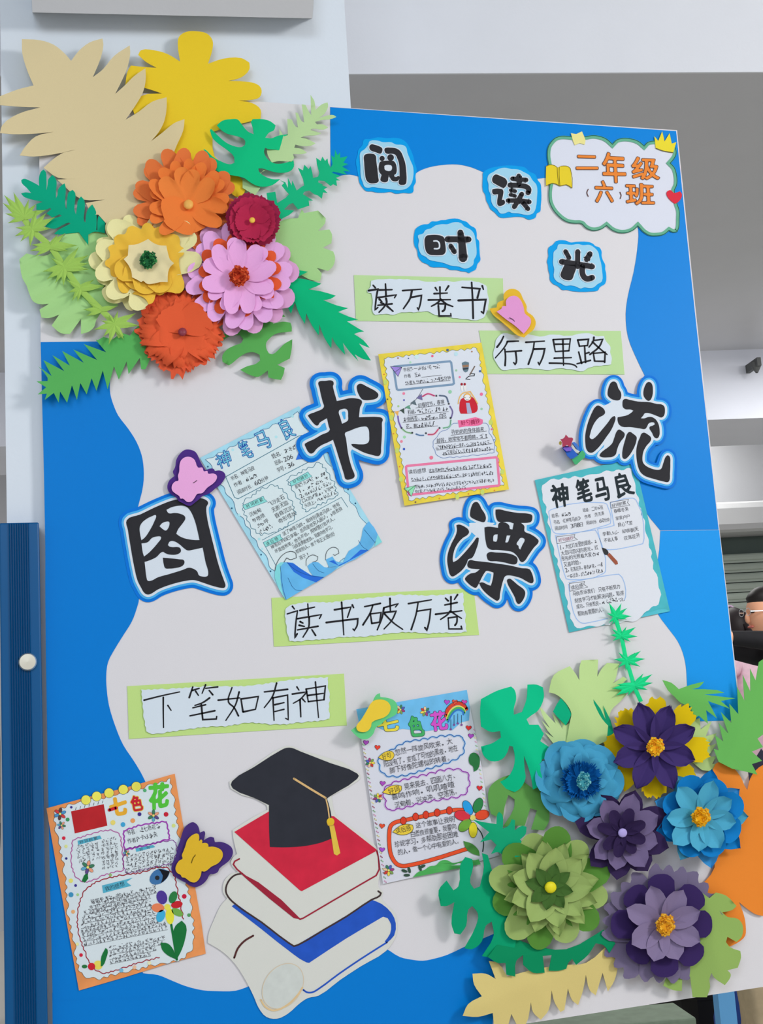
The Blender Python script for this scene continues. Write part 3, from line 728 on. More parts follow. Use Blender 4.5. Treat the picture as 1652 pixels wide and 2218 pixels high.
bigchar('漂', f_p, [('515,170 545,120 590,110 620,140 650,200 700,280 712,340 690,385 640,380 560,350 500,310 495,260', []),
  ('305,430 340,420 420,450 470,490 480,530 450,570 400,600 340,660 290,740 265,820 255,900 262,938 310,915 380,850 470,750 550,650 590,600 615,605 610,660 580,760 520,880 470,900 450,950 400,1030 320,1100 250,1135 225,1120 195,1020 180,900 195,800 240,680 300,560 315,490', []),
  ('845,215 900,212 1000,235 1150,260 1300,272 1345,290 1350,340 1335,380 1290,395 1195,398 1240,440 1245,515 1320,550 1400,600 1438,650 1370,740 1300,840 1240,925 1205,938 1140,850 1080,800 980,780 860,768 780,765 735,735 710,650 695,520 692,460 740,450 880,465 885,415 905,393 960,390 1010,410 1035,440 1042,478 1078,488 1095,405 1030,383 885,380 860,345 845,280',
   ['825,565 875,555 865,640 855,655 815,650 812,620', '1000,570 1050,570 1035,610 1010,665 978,665', '1190,605 1240,615 1245,640 1215,700 1185,765 1165,745 1160,715 1135,690 1160,640']),
  ('725,830 760,800 850,805 980,812 1080,835 1140,875 1148,920 1130,960 1100,970 980,945 860,925 750,915 730,880', []),
  ('460,950 490,910 560,920 700,935 850,955 1050,985 1200,1020 1310,1035 1340,1080 1365,1160 1365,1210 1345,1228 1280,1205 1200,1160 1100,1130 1010,1120 975,1135 950,1190 925,1280 905,1380 895,1450 870,1470 820,1445 720,1370 650,1290 618,1225 660,1215 740,1250 780,1262 800,1200 815,1120 818,1082 770,1065 720,1058 690,1090 650,1160 600,1260 575,1290 520,1270 460,1220 425,1170 440,1140 500,1095 570,1080 630,1035 560,1030 490,1020 462,1000', []),
  ('1005,1180 1040,1165 1080,1190 1150,1250 1230,1310 1252,1350 1245,1410 1200,1490 1165,1515 1140,1500 1110,1420 1050,1310 1010,1230', [])],
  'big black brush character 漂 with a blue rim, at the centre below the yellow poster', .0026, extra=('480,400 700,390 840,400 700,460 720,740 740,820 720,900 500,900 600,620 500,500',), bw=(30, 62, 102))
bigchar('流', f_l, [('520,350 550,230 580,190 620,182 650,200 680,280 720,350 722,410 700,455 640,462 560,430 525,390', []),
  ('330,570 370,540 410,550 470,600 482,650 460,680 390,720 330,790 290,870 262,960 255,1020 290,1040 340,1010 420,920 520,800 590,710 625,695 638,720 620,800 570,910 500,1010 430,1110 350,1200 290,1242 240,1235 205,1190 190,1110 187,1000 205,880 240,760 290,640', []),
  ('1055,330 1085,230 1120,190 1160,195 1185,230 1195,310 1190,380 1160,455 1130,470 1095,450 1060,400', []),
  ('750,460 780,440 850,455 980,480 1150,490 1250,515 1330,525 1365,555 1375,620 1360,690 1325,718 1270,700 1180,665 1120,650 1075,655 1050,690 1015,730 1070,730 1130,710 1180,712 1240,750 1280,820 1295,900 1290,990 1260,1028 1220,1015 1180,940 1145,880 1150,855 1190,840 1225,820 1215,795 1170,790 1130,810 1110,850 1080,888 1000,880 860,860 740,855 690,820 668,750 670,715 720,705 820,680 880,640 905,615 860,598 790,595 750,565 742,510', []),
  ('660,920 690,897 730,915 775,960 765,1010 720,1070 690,1120 660,1200 640,1270 590,1305 530,1312 430,1308 400,1290 410,1260 460,1210 530,1160 590,1100 620,1020', []),
  ('820,950 850,932 900,960 952,1010 950,1060 930,1130 880,1230 820,1310 780,1337 750,1325 738,1270 750,1170 780,1060', []),
  ('1025,960 1060,943 1110,965 1168,1020 1165,1060 1100,1140 1060,1210 1040,1300 1045,1380 1080,1430 1150,1470 1230,1495 1290,1497 1320,1480 1350,1400 1390,1300 1415,1282 1445,1300 1455,1400 1450,1550 1440,1660 1420,1680 1350,1670 1200,1630 1080,1590 1010,1530 970,1430 950,1300 950,1190 975,1080 1005,1010', [])],
  'big black brush character 流 with a blue rim, over the blue edge above the teal poster', .0064, extra=('430,560 640,460 760,590 900,610 680,710 690,820 900,870 1100,900 960,950 940,1250 700,1250 450,1250 480,1100 640,720 480,680', '480,620 300,760 240,1050 300,1080 460,960 640,690'), bw=(36, 62, 98))

# four small title characters on blue wavy cards
def smallchar(f, outer, light, lab, draw, h=.0018, dk=(0, 150, 218)):
    o = pts(f, outer); l = pts(f, light); cx = sum(p[0] for p in o) / len(o); cy = sum(p[1] for p in o) / len(o)
    T = thing('title_card', cx, cy, h, lab, 'card', 'small title cards at the top of the board')
    sheet('blue_backing', o, mat(dk, .55, 'card'), h, T, sm=3, corner=80)
    sheet('light_blue_card', l, mat((152, 200, 225), .55, 'card'), h + .0012, T, sm=3, corner=80)
    for nm, ex, m, dh in (('white_rim', 44, WH, .0022), ('black_strokes', 0, INK, .0026)):
        B = Flat(h + dh); draw(B, f, ex, m); B.build(nm, T)
def S_(B, f, s, wd, ex, m, tp=None):
    k = f(1, 0)[0] - f(0, 0)[0]; B.line(pts(f, s), (wd + ex) * k, m, 0, sm=3 if s.count(',') > 2 else 0, taper=tp)
def G_(B, f, s, ex, m, holes=()):
    k = f(1, 0)[0] - f(0, 0)[0]; p = smoothed(pts(f, s), True, 4)
    B.poly(p, m, 0, [] if ex else [smoothed(pts(f, x), True, 4) for x in holes])
    if ex: B.line(p, ex * k, m, .00002, closed=True)
def d1(B, f, ex, m):
    G_(B, f, '415,370 460,335 520,345 640,385 695,425 700,480 670,540 640,545 560,515 440,470 412,420', ex, m)
    G_(B, f, '300,580 360,550 450,545 520,560 555,600 565,700 590,900 610,1080 618,1160 590,1190 520,1208 430,1205 370,1170 335,1110 310,950 295,750', ex, m)
    G_(B, f, '750,440 780,415 880,410 980,420 1070,460 1130,530 1170,630 1210,750 1235,950 1240,1150 1220,1225 1150,1245 1090,1235 1065,1200 1085,1100 1085,950 1075,780 1040,660 990,570 930,548 800,545 760,510', ex, m)
    G_(B, f, '625,800 650,730 720,708 860,700 950,710 1000,770 1020,860 1020,950 1000,1000 970,1020 970,1060 1010,1065 1060,1045 1085,1065 1080,1110 1040,1155 980,1165 920,1150 880,1100 860,1060 848,1020 835,1080 820,1160 770,1185 700,1175 660,1140 665,1080 680,1020 640,970 620,900', ex, m, ['745,820 780,800 880,800 910,820 915,890 890,925 790,925 755,900'])
    k = f(1, 0)[0] - f(0, 0)[0]
    B.disc(*f(695, 652), (58 + ex / 2) * k, m); B.disc(*f(885, 632), (75 + ex / 2) * k, m)
smallchar(fr(760, 280, 10.325), '160,470 250,360 290,230 420,220 600,180 800,200 950,190 1130,220 1240,300 1320,430 1390,600 1420,750 1470,900 1440,1050 1450,1180 1400,1280 1390,1400 1330,1430 1180,1420 1000,1440 900,1400 750,1415 550,1410 480,1390 340,1380 250,1290 190,1190 170,1080 145,950 110,700 150,560',
  '210,520 310,440 380,350 420,265 600,255 720,290 900,290 1000,340 1150,350 1230,400 1260,520 1330,700 1390,850 1385,1100 1340,1230 1250,1320 1100,1360 950,1350 800,1330 600,1310 480,1290 400,1310 310,1290 260,1180 220,1060 210,820 200,700', 'small blue wavy card with the black character 阅, leftmost of the four', d1)
def d2(B, f, ex, m):
    G_(B, f, '370,480 410,410 450,390 560,430 660,480 700,540 700,600 660,670 620,700 560,670 450,610 380,560', ex, m)
    G_(B, f, '370,730 400,715 560,712 600,730 618,770 610,850 585,960 630,955 655,1000 645,1050 600,1080 530,1098 490,1070 480,1000 495,880 500,830 400,835 372,800', ex, m)
    for s, w_ in (('820,485 1130,515', 98), ('962,420 965,620', 98), ('765,628 1000,640 1140,670 1190,730 1170,800', 112), ('780,742 885,765', 78), ('775,845 880,870', 78), ('722,975 960,975 1200,1005', 100), ('1030,830 940,990 862,1115', 105), ('1045,1010 1170,1160', 98)): S_(B, f, s, w_, ex, m)
smallchar(fr(1030, 340, 10.325), '160,450 165,350 300,260 450,220 700,190 1000,210 1110,240 1200,330 1330,390 1390,520 1450,600 1465,750 1470,900 1455,1100 1440,1220 1370,1260 1340,1350 1290,1380 1180,1400 1080,1350 900,1335 750,1350 560,1355 500,1320 430,1240 330,1160 280,1050 240,980 215,840 165,760',
  '290,400 400,330 480,280 640,240 800,270 950,280 1100,350 1200,410 1270,520 1350,610 1375,700 1370,900 1340,1150 1290,1250 1200,1295 1080,1290 950,1260 800,1250 740,1225 650,1260 550,1260 480,1170 400,1100 350,1000 330,830 290,740 285,600 260,500', 'small blue wavy card with the black character 读, left of the class name card', d2)
def d3(B, f, ex, m):
    G_(B, f, '365,520 400,465 480,450 580,447 690,465 745,500 765,600 780,700 775,790 740,835 660,850 560,850 450,835 400,790 370,700 360,600', ex, m)
    if not ex: B.line(pts(f, '545,570 600,568 645,600 658,660 650,705 620,722 555,722'), 30 / 9.178, WH, .0003, sm=3)
    S_(B, f, '815,535 1235,538', 118, ex, m); S_(B, f, '1072,400 1105,640 1125,905', 145, ex, m, (.82, 1.18)); S_(B, f, '880,668 955,785', 92, ex, m)
smallchar(fr(880, 460, 9.178), '160,400 190,320 330,240 440,230 500,180 600,180 680,155 780,150 850,130 1020,125 1110,160 1200,190 1270,260 1370,320 1400,450 1400,520 1440,560 1450,700 1460,850 1470,950 1410,1030 1380,1130 1290,1180 1240,1205 1190,1180 1090,1170 1000,1145 870,1140 790,1100 650,1090 480,1080 420,1030 320,990 230,870 215,750 160,660',
  '230,460 330,420 380,350 480,320 580,260 700,235 820,235 920,200 1080,210 1150,280 1270,340 1340,420 1370,550 1390,700 1390,850 1340,950 1330,1030 1260,1090 1160,1120 1050,1080 870,1055 780,1020 700,995 560,970 450,940 380,880 300,840 250,740 235,650 250,560', 'small blue wavy card with the black character 时, above the first green slogan strip', d3)
def d4(B, f, ex, m):
    for s, w_ in (('562,460 640,600', 100), ('835,465 832,800', 112), ('1108,515 1035,640', 118), ('475,690 760,735 1160,800', 122), ('940,800 935,920 975,1030 1050,1075 1160,1045', 124)): S_(B, f, s, w_, ex, m)
    G_(B, f, '540,760 790,760 800,820 750,980 710,1080 660,1105 560,1095 480,1050 450,990 480,890', ex, m)
smallchar(fr(1170, 500, 10.325), '190,370 290,300 350,230 560,215 680,260 800,245 1080,250 1180,290 1230,340 1320,370 1370,460 1370,560 1400,660 1450,760 1450,860 1470,950 1450,1180 1330,1260 1290,1330 1160,1355 720,1350 600,1320 490,1320 400,1240 280,1180 210,1080 210,980 180,880 170,760 150,700 180,560 170,450',
  '300,470 370,400 400,310 520,300 700,315 840,295 950,320 1100,315 1200,370 1290,470 1320,600 1350,700 1380,900 1375,1130 1280,1190 1180,1270 1090,1280 980,1265 900,1290 780,1240 670,1220 560,1230 450,1170 380,1140 300,1030 310,860 280,720 290,600', 'small blue wavy card with the black character 光, under the class name card', d4)

# class name card
f = fr(1170, 270, 5.1625)
o = smoothed(pts(f, '75,350 85,250 120,190 170,145 240,125 330,130 410,140 500,132 590,118 690,135 750,165 805,215 850,170 920,150 1010,155 1100,185 1160,235 1200,195 1280,180 1370,190 1450,210 1510,260 1520,330 1490,390 1455,430 1500,480 1530,600 1525,680 1500,740 1520,800 1530,880 1555,960 1555,1060 1550,1150 1530,1200 1480,1205 1440,1185 1380,1230 1300,1245 1220,1240 1150,1200 1090,1135 1040,1180 960,1210 880,1210 800,1180 740,1130 690,1165 620,1185 560,1180 500,1150 460,1110 380,1105 300,1090 220,1040 140,950 100,860 92,770 100,690 110,650 90,450'), True, 4, 50)
NC = thing('name_card', 1320, 400, .002, 'white cloud-shaped class name card with a green rim and orange writing', 'card')
sheet('cloud_card', o, mat((205, 209, 228), .55, 'card'), .002, NC, sm=0, th=.001)
B = Flat(.0031); B.line(resample(inset(o, 3.4), 3), 7.5, mat((98, 165, 135), .6, 'ink'), 0, closed=True); B.build('green_rim', NC)
B = Flat(.0033); B.line(resample(inset(o, .7), 3), 1.5, mat((22, 92, 72), .6, 'ink'), 0, closed=True); B.build('dark_outline', NC)
B = Flat(.0033)
og, bk = mat((222, 128, 52), .6, 'ink'), mat((95, 62, 55), .6, 'ink')
for ch, x0, y0, x1, y1 in (('二', 398, 345, 635, 495), ('年', 692, 310, 940, 645), ('级', 1020, 362, 1318, 610), ('六', 610, 625, 802, 865), ('班', 955, 655, 1262, 892)):
    sl = (y1 - y0) * .05; q = lambda e: (f(x0 - e, y0 - e), f(x1 + e, y0 - e + sl), f(x1 + e + sl, y1 + e), f(x0 - e + sl, y1 + e))
    fat(B, ch, q(0), [(2.1, bk, 0), (.9, og, .0004)], .7)
    if ch == '二': pass
for s in ('535,722 520,760 535,802', '890,755 903,790 893,826'): B.line(pts(f, s), 2.0, bk, 0, sm=3)
B.build('lettering', NC)
def sticker(name, s, m, lab, cat, h=.004, lines=None, lm=None, th=.001, sm=2):
    p = pts(f, s); cx = sum(a for a, b in p) / len(p); cy = sum(b for a, b in p) / len(p)
    T = thing(name, cx, cy, h, lab, cat); sheet(name + '_shape', p, m, h, T, th=th, sm=sm)
    if lines:
        B = Flat(h + .0003)
        for l, w_ in lines: B.line(pts(f, l), w_, lm, sm=2)
        B.build('pen_lines', T)
sticker('star_sticker', '342,95 400,105 465,75 485,120 505,175 495,222 440,205 385,228 365,180', mat((226, 214, 140), .6, 'card'), 'pale yellow paper star on the top rim of the class name card', 'star', sm=0)
sticker('crown_sticker', '1275,130 1318,182 1362,75 1388,188 1445,95 1468,212 1520,195 1485,312 1370,292 1290,262', mat((232, 205, 50), .6, 'card'), 'yellow paper crown on the top right of the class name card', 'crown', sm=0, lines=[('1290,262 1370,292 1485,312', 1.2)], lm=mat((90, 80, 40)))
sticker('heart_sticker', '1410,770 1425,740 1460,733 1490,762 1520,760 1560,745 1582,775 1575,820 1540,865 1505,885 1460,850 1425,810', mat((205, 45, 62), .6, 'card'), 'red paper heart on the right rim of the class name card', 'heart')
sticker('book_sticker', '65,465 110,448 160,458 190,480 225,465 290,462 335,490 345,560 355,710 290,670 220,685 180,665 130,655 65,685 62,600', mat((218, 195, 45), .6, 'card'), 'yellow open paper book on the left rim of the class name card', 'book',
        lines=[('188,480 192,560 205,680', 1.3), ('212,472 210,560 218,682', 1.3), ('65,465 110,448 160,458 190,480', 1.2), ('225,465 290,462 335,490 355,710', 1.2), ('65,685 130,655 180,665 220,685 290,670 355,710', 1.2)], lm=mat((120, 105, 30)), sm=3)

# ------------------------------------------------------------ green slogan strips
GR = mat((176, 207, 148), .6, 'card'); GR2 = mat((182, 210, 128), .6, 'card'); PEN = mat((34, 34, 38), .6, 'ink'); LBL = mat((201, 212, 224), .55, 'paper')
def slogan(f, green, white, strokes, wd, lab, h, gm, wl=9, amp=1.0, seed=1, txt=''):
    g = pts(f, green); T = thing('slogan_strip', sum(a for a, b in g) / 4, sum(b for a, b in g) / 4, h, lab, 'sign', 'green slogan strips with brush writing')
    gx = g[0][0]
    sheet('green_card', g, gm, h, T, th=.0008, sm=0)
    sheet('white_label', wavy(smoothed(pts(f, white), True, 3), amp, wl, seed=seed), LBL, h + .0022, T, th=.0006, sm=0)
    B = Flat(h + .0026); k = f(1, 0)[0] - f(0, 0)[0]; R = random.Random(seed)
    for s in strokes.split(';'):
        p = pts(f, s)
        B.line(p, wd * k * R.uniform(.9, 1.1), PEN, 0, sm=4, taper=(1.15, .8) if R.random() < .6 else (.9, 1.1))
    B.build('lettering', T)
slogan(fr(750, 580, 3.8419), '62,60 1302,88 1312,458 80,442', '205,105 290,95 400,93 560,100 700,118 800,108 900,115 1000,105 1100,120 1160,150 1175,200 1180,330 1140,415 1080,435 960,425 850,410 740,390 680,365 560,370 460,372 400,388 300,385 240,388 215,360 220,300 210,210 175,205 170,185 195,170',
  '222,145 240,165;185,190 262,178 250,240 238,350 262,330;275,185 380,182;325,135 330,235;262,248 415,225 400,250;275,262 295,282;330,255 335,290 310,330 272,370;285,290 310,300;262,312 380,300;340,320 388,362;'
  '468,190 625,178;545,190 530,255 475,340;538,246 625,230 615,300 600,350 590,332;740,165 755,190;850,152 825,190;730,215 840,210;778,160 780,262;682,268 865,265;785,262 760,290 708,320;790,268 830,300 885,322;762,300 825,300 815,350 800,362;765,315 772,400 870,400 868,380;'
  '962,162 1110,175 1090,250;932,272 1160,265 1140,378 1122,365;1042,122 1050,260 1055,420;1130,150 1140,180', 15, 'green strip with the words 读万卷书, topmost of the slogan strips', .0014, GR, amp=.6, wl=22, seed=1)
slogan(fr(1020, 700, 4.72), '80,75 1530,80 1568,525 160,518', '265,150 330,105 450,120 560,110 700,135 850,115 1000,130 1100,110 1200,100 1270,130 1360,130 1380,190 1425,240 1420,300 1440,360 1430,420 1370,430 1200,455 1150,490 1060,480 900,460 800,480 700,470 560,460 430,470 330,480 280,440 250,390 225,330 245,240',
  '332,135 305,190 265,245;372,190 345,240 248,355;345,265 352,340 348,432;370,188 485,183;358,292 515,282;455,290 462,400 450,422 435,402;560,195 750,183;645,195 635,270 585,420;640,265 752,262 735,340 698,425 685,400;840,172 860,290;838,168 1015,160 1000,282;860,215 1000,213;862,290 1000,282;938,165 945,430;850,358 1025,352;800,408 940,412 1060,430 1080,450;'
  '1090,175 1108,235;1090,172 1200,165 1190,228 1108,235;1160,235 1170,400;1170,310 1205,300;1100,295 1130,410;1082,415 1220,380;1255,145 1250,180 1205,245;1250,177 1345,165 1310,240 1215,320;1240,190 1310,255 1390,320;1250,310 1262,385;1250,308 1370,298 1365,400;1262,388 1365,390', 17, 'green strip with the words 行万里路, right of the yellow poster', .0012, GR, amp=.5, wl=24, seed=2)
slogan(fr(570, 1260, 3.3714), '60,118 1535,48 1576,388 78,474', '165,195 200,172 330,150 500,150 650,128 760,118 900,105 1000,95 1200,100 1350,92 1455,80 1465,130 1460,180 1478,240 1475,300 1485,365 1400,375 1300,372 1200,378 1080,368 900,380 800,395 700,402 560,405 450,420 350,425 260,435 195,435 175,370 165,290',
  '213,180 228,200;175,235 250,212 238,300 230,410 248,380;268,210 375,185;325,162 330,245;250,270 425,240 410,270;270,292 290,302;262,318 300,326;335,260 332,330 290,405;250,352 400,325;355,350 382,392;'
  '520,205 640,185 615,260;460,298 690,270 685,320 665,355 655,345;572,150 580,270 588,388;650,170 660,190;740,182 855,158;800,172 780,230 728,315;782,235 792,300;782,235 860,225 850,295 792,305;880,195 868,260 832,352;880,190 985,160 965,185;925,122 928,215;885,225 970,215 940,280 882,345;885,235 950,300 1018,348;'
  '1060,160 1228,132;1130,155 1115,240 1080,350;1125,215 1222,200 1212,285 1195,355 1180,335;1330,120 1350,140;1418,95 1395,130;1325,170 1415,152;1370,110 1370,215;1258,238 1450,212;1365,215 1345,240 1295,275;1375,220 1410,245 1448,268;1350,265 1415,255 1412,300 1400,318;1350,265 1355,345 1450,345 1445,325', 12, 'green strip with the words 读书破万卷, below the centre of the board', .0012, GR2, amp=.8, wl=17, seed=3)
slogan(fr(260, 1440, 3.2392), '50,150 1570,62 1590,425 62,520', '150,175 400,165 600,150 850,150 1000,135 1200,105 1300,95 1460,88 1455,130 1470,210 1465,300 1470,380 1400,392 1250,405 1180,415 1080,418 1000,412 920,405 850,412 750,430 660,432 580,438 450,455 350,470 240,485 195,475 180,440 165,350 155,250',
  '168,248 300,215 418,190;303,228 303,330 305,440;335,285 358,320;510,155 485,230;505,180 555,165;530,185 550,215;600,140 575,200;600,165 685,155;625,180 650,210;628,232 580,265 525,285;510,302 600,280;490,358 665,322;570,280 580,385 675,380 678,362;'
  '785,160 760,260 800,300 830,358;835,190 810,280 742,390;688,248 840,232;848,240 862,330;848,240 970,222 950,312;865,330 950,312;1012,190 1175,172;1098,128 1070,220 1012,300;1072,230 1080,390;1072,232 1175,212 1180,385 1160,375;1085,280 1150,265;1085,328 1150,312;'
  '1240,155 1255,178;1208,205 1310,190 1265,240 1215,270;1262,245 1268,365;1280,240 1298,260;1305,170 1320,258;1305,170 1440,148 1430,245;1320,258 1430,245;1318,215 1425,200;1370,120 1380,240 1392,370', 11, 'green strip with the words 下笔如有神, lowest of the slogan strips', .0012, GR2, amp=.9, wl=17, seed=4)
# ------------------------------------------------------------ hand-drawn posters
def col(*c, r=.6): return mat(tuple(c), r, 'ink')
TXT = col(62, 62, 68); BLK = col(36, 42, 48)
def heart(B, x, y, s, m, dh=.0002, rot=0.0):
    q = []
    for i in range(20):
        t = 6.283 * i / 20; a = .06 * 16 * math.sin(t)**3; b = -.06 * (13 * math.cos(t) - 5 * math.cos(2 * t) - 2 * math.cos(3 * t) - math.cos(4 * t))
        q.append((x + s * (a * math.cos(rot) - b * math.sin(rot)), y + s * (a * math.sin(rot) + b * math.cos(rot))))
    B.poly(q, m, dh)
def daisy(B, x, y, r, cols, dh=.0002, ph=0.0, n=None, ol=True):
    n = n or len(cols)
    for i in range(n):
        a = ph + 6.283 * i / n
        if ol: B.disc(x + .62 * r * math.cos(a), y + .62 * r * math.sin(a), r * .44, BLK, dh, 12, r * .27, a)
        B.disc(x + .62 * r * math.cos(a), y + .62 * r * math.sin(a), r * .40, cols[i % len(cols)], dh + .0001, 12, r * .23, a)
    B.disc(x, y, r * .2, col(235, 215, 110), dh + .0002)
def tri(*a): return a

# --- poster 1: light-blue, wave drawing
f = fr(420, 870, 3.9333); k = 1 / 3.9333
T = thing('poster', 625, 1080, .003, 'hand-drawn poster with a light-blue border and blue waves, between the characters 图 and 书', 'poster', 'hand-drawn reading posters')
C = pts(f, '50,480 895,38 1602,1195 780,1690')
hfn = lambda x, y: .003 * max(0, 1 - math.hypot(x - C[3][0], y - C[3][1]) / 90)
sheet('poster_sheet', C, mat((155, 205, 226), .6, 'wash'), .003, T, th=.0005, sm=0)
B = Flat(.0034)
inn = wavy(inset(C, 11), 2.6, 34, seed=4); B.poly(inn, mat((203, 218, 226), .6, 'paper')); B.line(inn, .9, col(40, 90, 130), .0001, closed=True); B.build('white_panel', T)
B = Flat(.0038); nav = col(35, 80, 165)
for ch, q in (('神', '175,470 285,395 330,540 215,575'), ('笔', '365,350 440,320 515,465 425,490'), ('马', '505,280 605,235 670,385 560,410'), ('良', '705,165 790,135 875,290 785,330')):
    fat(B, ch, pts(f, q), [(1.1, nav, 0), (-.15, col(110, 185, 205), .0004)], .6)
B.build('title_lettering', T)
B = Flat(.0037); tl = col(50, 110, 130)
B.line(pts(f, '270,640 890,293 935,285 985,500 975,515 375,828 345,815'), 1.3, tl, closed=True)
for s in ('410,860 680,710 760,760 860,930 850,1000 570,1130 500,1080 430,950', '790,660 1075,515 1190,690 1225,800 950,940 920,880 830,740'):
    B.line(wavy(smoothed(pts(f, s), True, 3), 2.2, 15, seed=2), 1.1, tl, closed=True)
B.line(pts(f, '580,1180 1255,815 1310,900'), 1.0, tl); B.line(pts(f, '590,1200 700,1400'), 1.0, tl)
for s in ('415,885 590,805 600,830 625,850 435,920', '815,685 970,598 985,620 1005,635 830,720', '590,1200 735,1130 740,1155 762,1170 610,1238'):
    B.poly(pts(f, s), col(135, 210, 205), .0001); B.line(pts(f, s), .8, tl, .0002, closed=True)
B.build('frames', T)
B = Flat(.0041)
def rw(t, x0, y0, x1, y1, s, sd=0, m=TXT, bold=-.004): B.run(t, f(x0, y0), f(x1, y1), s * k, m, 0, bold, seed=sd)
rw('书名:神笔马良', 312, 660, 515, 560, 40); rw('作者:~~~', 340, 715, 540, 620, 40, 1); rw('阅读时长:60分钟', 370, 775, 630, 645, 40)
rw('姓名:~~~', 662, 470, 872, 378, 42, 2); rw('班级.206', 688, 525, 842, 462, 42); rw('学号.36', 708, 585, 852, 525, 42)
rw('好词积累', 440, 895, 590, 830, 32); rw('好句摘抄', 840, 685, 970, 625, 30); rw('读后感', 610, 1218, 720, 1162, 30)
for i, (t, u) in enumerate((('沉甸甸', '飞沙走石'), ('~喷喷', '无影无踪'), ('~~呼', '昏昏沉沉'), ('~~~~', '奇形怪状'))):
    rw(t, 472 + 28 * i, 968 + 50 * i, 570 + 32 * i, 920 + 44 * i, 38, i); rw(u, 635 + 28 * i, 880 + 48 * i, 768 + 34 * i, 808 + 46 * i, 40, i)
for i, t in enumerate(('那笔~光~~~~,~~', '1.~~~~~', '2.~~~~~~,天~~', '口~的~果~,~在~', '头顶上,~~~~~~')):
    rw(t, 862 + 20 * i, 730 + 40 * i, 1118 + 24 * i, 606 + 40 * i, 34, i)
for i, (t, a, b, c_, d) in enumerate((('读了神笔马良,我特别喜欢马良,他有', 755, 1130, 1240, 868), ('神笔后不自己享福,总而是给穷人画~,~很善良', 655, 1243, 1262, 905),
    ('坏蛋想抢笔,他也不怕,用智慧打败坏人。', 690, 1282, 1212, 985), ('马良真勇敢善良,我要向他学习,', 840, 1245, 1190, 1062), ('帮助别人,做个有正义感的好', 868, 1282, 1198, 1120), ('孩子!', 898, 1335, 982, 1295))):
    rw(t, a, b, c_, d, 36, i)
B.build('handwriting', T)
B = Flat(.0042); w1, w2, w3 = mat((95, 172, 220), .6, 'wash'), mat((40, 105, 205), .6, 'wash'), mat((125, 208, 212), .6, 'wash')
B.poly(pts(f, '690,1440 705,1395 735,1370 770,1368 790,1400 770,1470 740,1560 760,1640 780,1690 725,1600 688,1500'), w3)
B.poly(pts(f, '740,1400 770,1368 840,1372 900,1415 1000,1480 1110,1495 950,1590 785,1688 750,1600 735,1500'), w1, .0001)
B.poly(pts(f, '790,1368 850,1378 910,1425 1000,1480 1110,1495 1040,1540 930,1500 850,1450'), w2, .0002)
B.poly(pts(f, '965,1400 1010,1368 1060,1370 1110,1410 1190,1410 1240,1395 1110,1495 1010,1480'), w1, .0001, sm=2)
B.build('wave_drawing', T); B = Flat(.0042)
B.poly(pts(f, '1122,1345 1180,1318 1210,1360 1270,1372 1320,1270 1400,1220 1430,1140 1440,1080 1490,1020 1565,1130 1540,1200 1490,1265 1240,1398 1150,1410'), w1, .0001, sm=2)
B.poly(pts(f, '1150,1360 1190,1350 1230,1395 1320,1350 1420,1260 1490,1265 1240,1400'), w2, .0002); B.poly(pts(f, '1565,1130 1602,1195 1540,1235 1550,1180'), w3, .0002)
B.line(pts(f, '690,1440 700,1390 750,1310 820,1275 865,1290 872,1330 820,1345 790,1330 765,1370'), 1.1, BLK, .0003, sm=3)
B.line(pts(f, '955,1400 960,1340 1010,1305 1055,1320 1050,1350 1010,1368'), 1.0, BLK, .0003, sm=3); B.line(pts(f, '1120,1350 1130,1280 1180,1240 1225,1255 1235,1290 1200,1310 1185,1300'), 1.0, BLK, .0003, sm=3)
for s in ('735,1400 745,1500 760,1600 785,1685', '790,1368 860,1430 980,1480 1110,1497', '800,1500 860,1600 920,1610', '1010,1380 1060,1440 1110,1460', '1400,1180 1440,1240 1480,1265', '1450,1090 1500,1150 1540,1200'): B.line(pts(f, s), .8, col(25, 70, 130), .0003, sm=3)
B.build('wave_drawing', T)
B = Flat(.0042); B.poly(pts(f, '868,495 895,425 960,470 985,505 940,490 900,490'), w2, .0002); B.build('dark_blue_mark', T)
B = Flat(.0037)
for x, y in ((118, 553), (322, 908), (572, 1303), (652, 1445), (1375, 866), (1313, 748)): B.disc(*f(x, y), 1.8, col(40, 90, 120))
for x, y in ((700, 300), (330, 410), (840, 125), (555, 1170), (385, 965), (1180, 560), (580, 1255)): B.disc(*f(x, y), 3, mat((170, 215, 232), .6, 'wash'), -.0001)
B.build('dots', T)

# --- poster 2: yellow border
f = fr(810, 730, 5.329); k = 1 / 5.329
T = thing('poster', 960, 920, .0065, 'hand-drawn poster with a yellow border and pink frame, right of the character 书', 'poster', 'hand-drawn reading posters')
C = pts(f, '48,198 1238,64 1556,1758 350,1948')
sheet('poster_sheet', C, mat((238, 200, 70), .6, 'wash'), .0065, T, th=.0005, sm=0)
B = Flat(.0068); inn = wavy(inset(C, 10.5), 1.9, 17, seed=7); B.poly(inn, mat((206, 212, 228), .6, 'paper')); B.line(inn, .9, col(110, 120, 90), .0001, closed=True)
B.build('white_panel', T)
B = Flat(.0071)
B.line(pts(f, '222,345 232,340 875,280 890,295 922,535 905,548 280,612 262,600'), 4.6, col(118, 145, 172), closed=True)
B.line(pts(f, '368,1500 380,1488 1405,1388 1420,1400 1445,1700 1432,1715 415,1822 400,1815'), 5.2, col(220, 118, 155), closed=True)
B.poly(pts(f, '965,960 1050,955 1170,925 1255,955 1250,1000 1200,1022 1060,1030 980,1045'), mat((222, 105, 150), .6, 'wash'), .0001, sm=2)
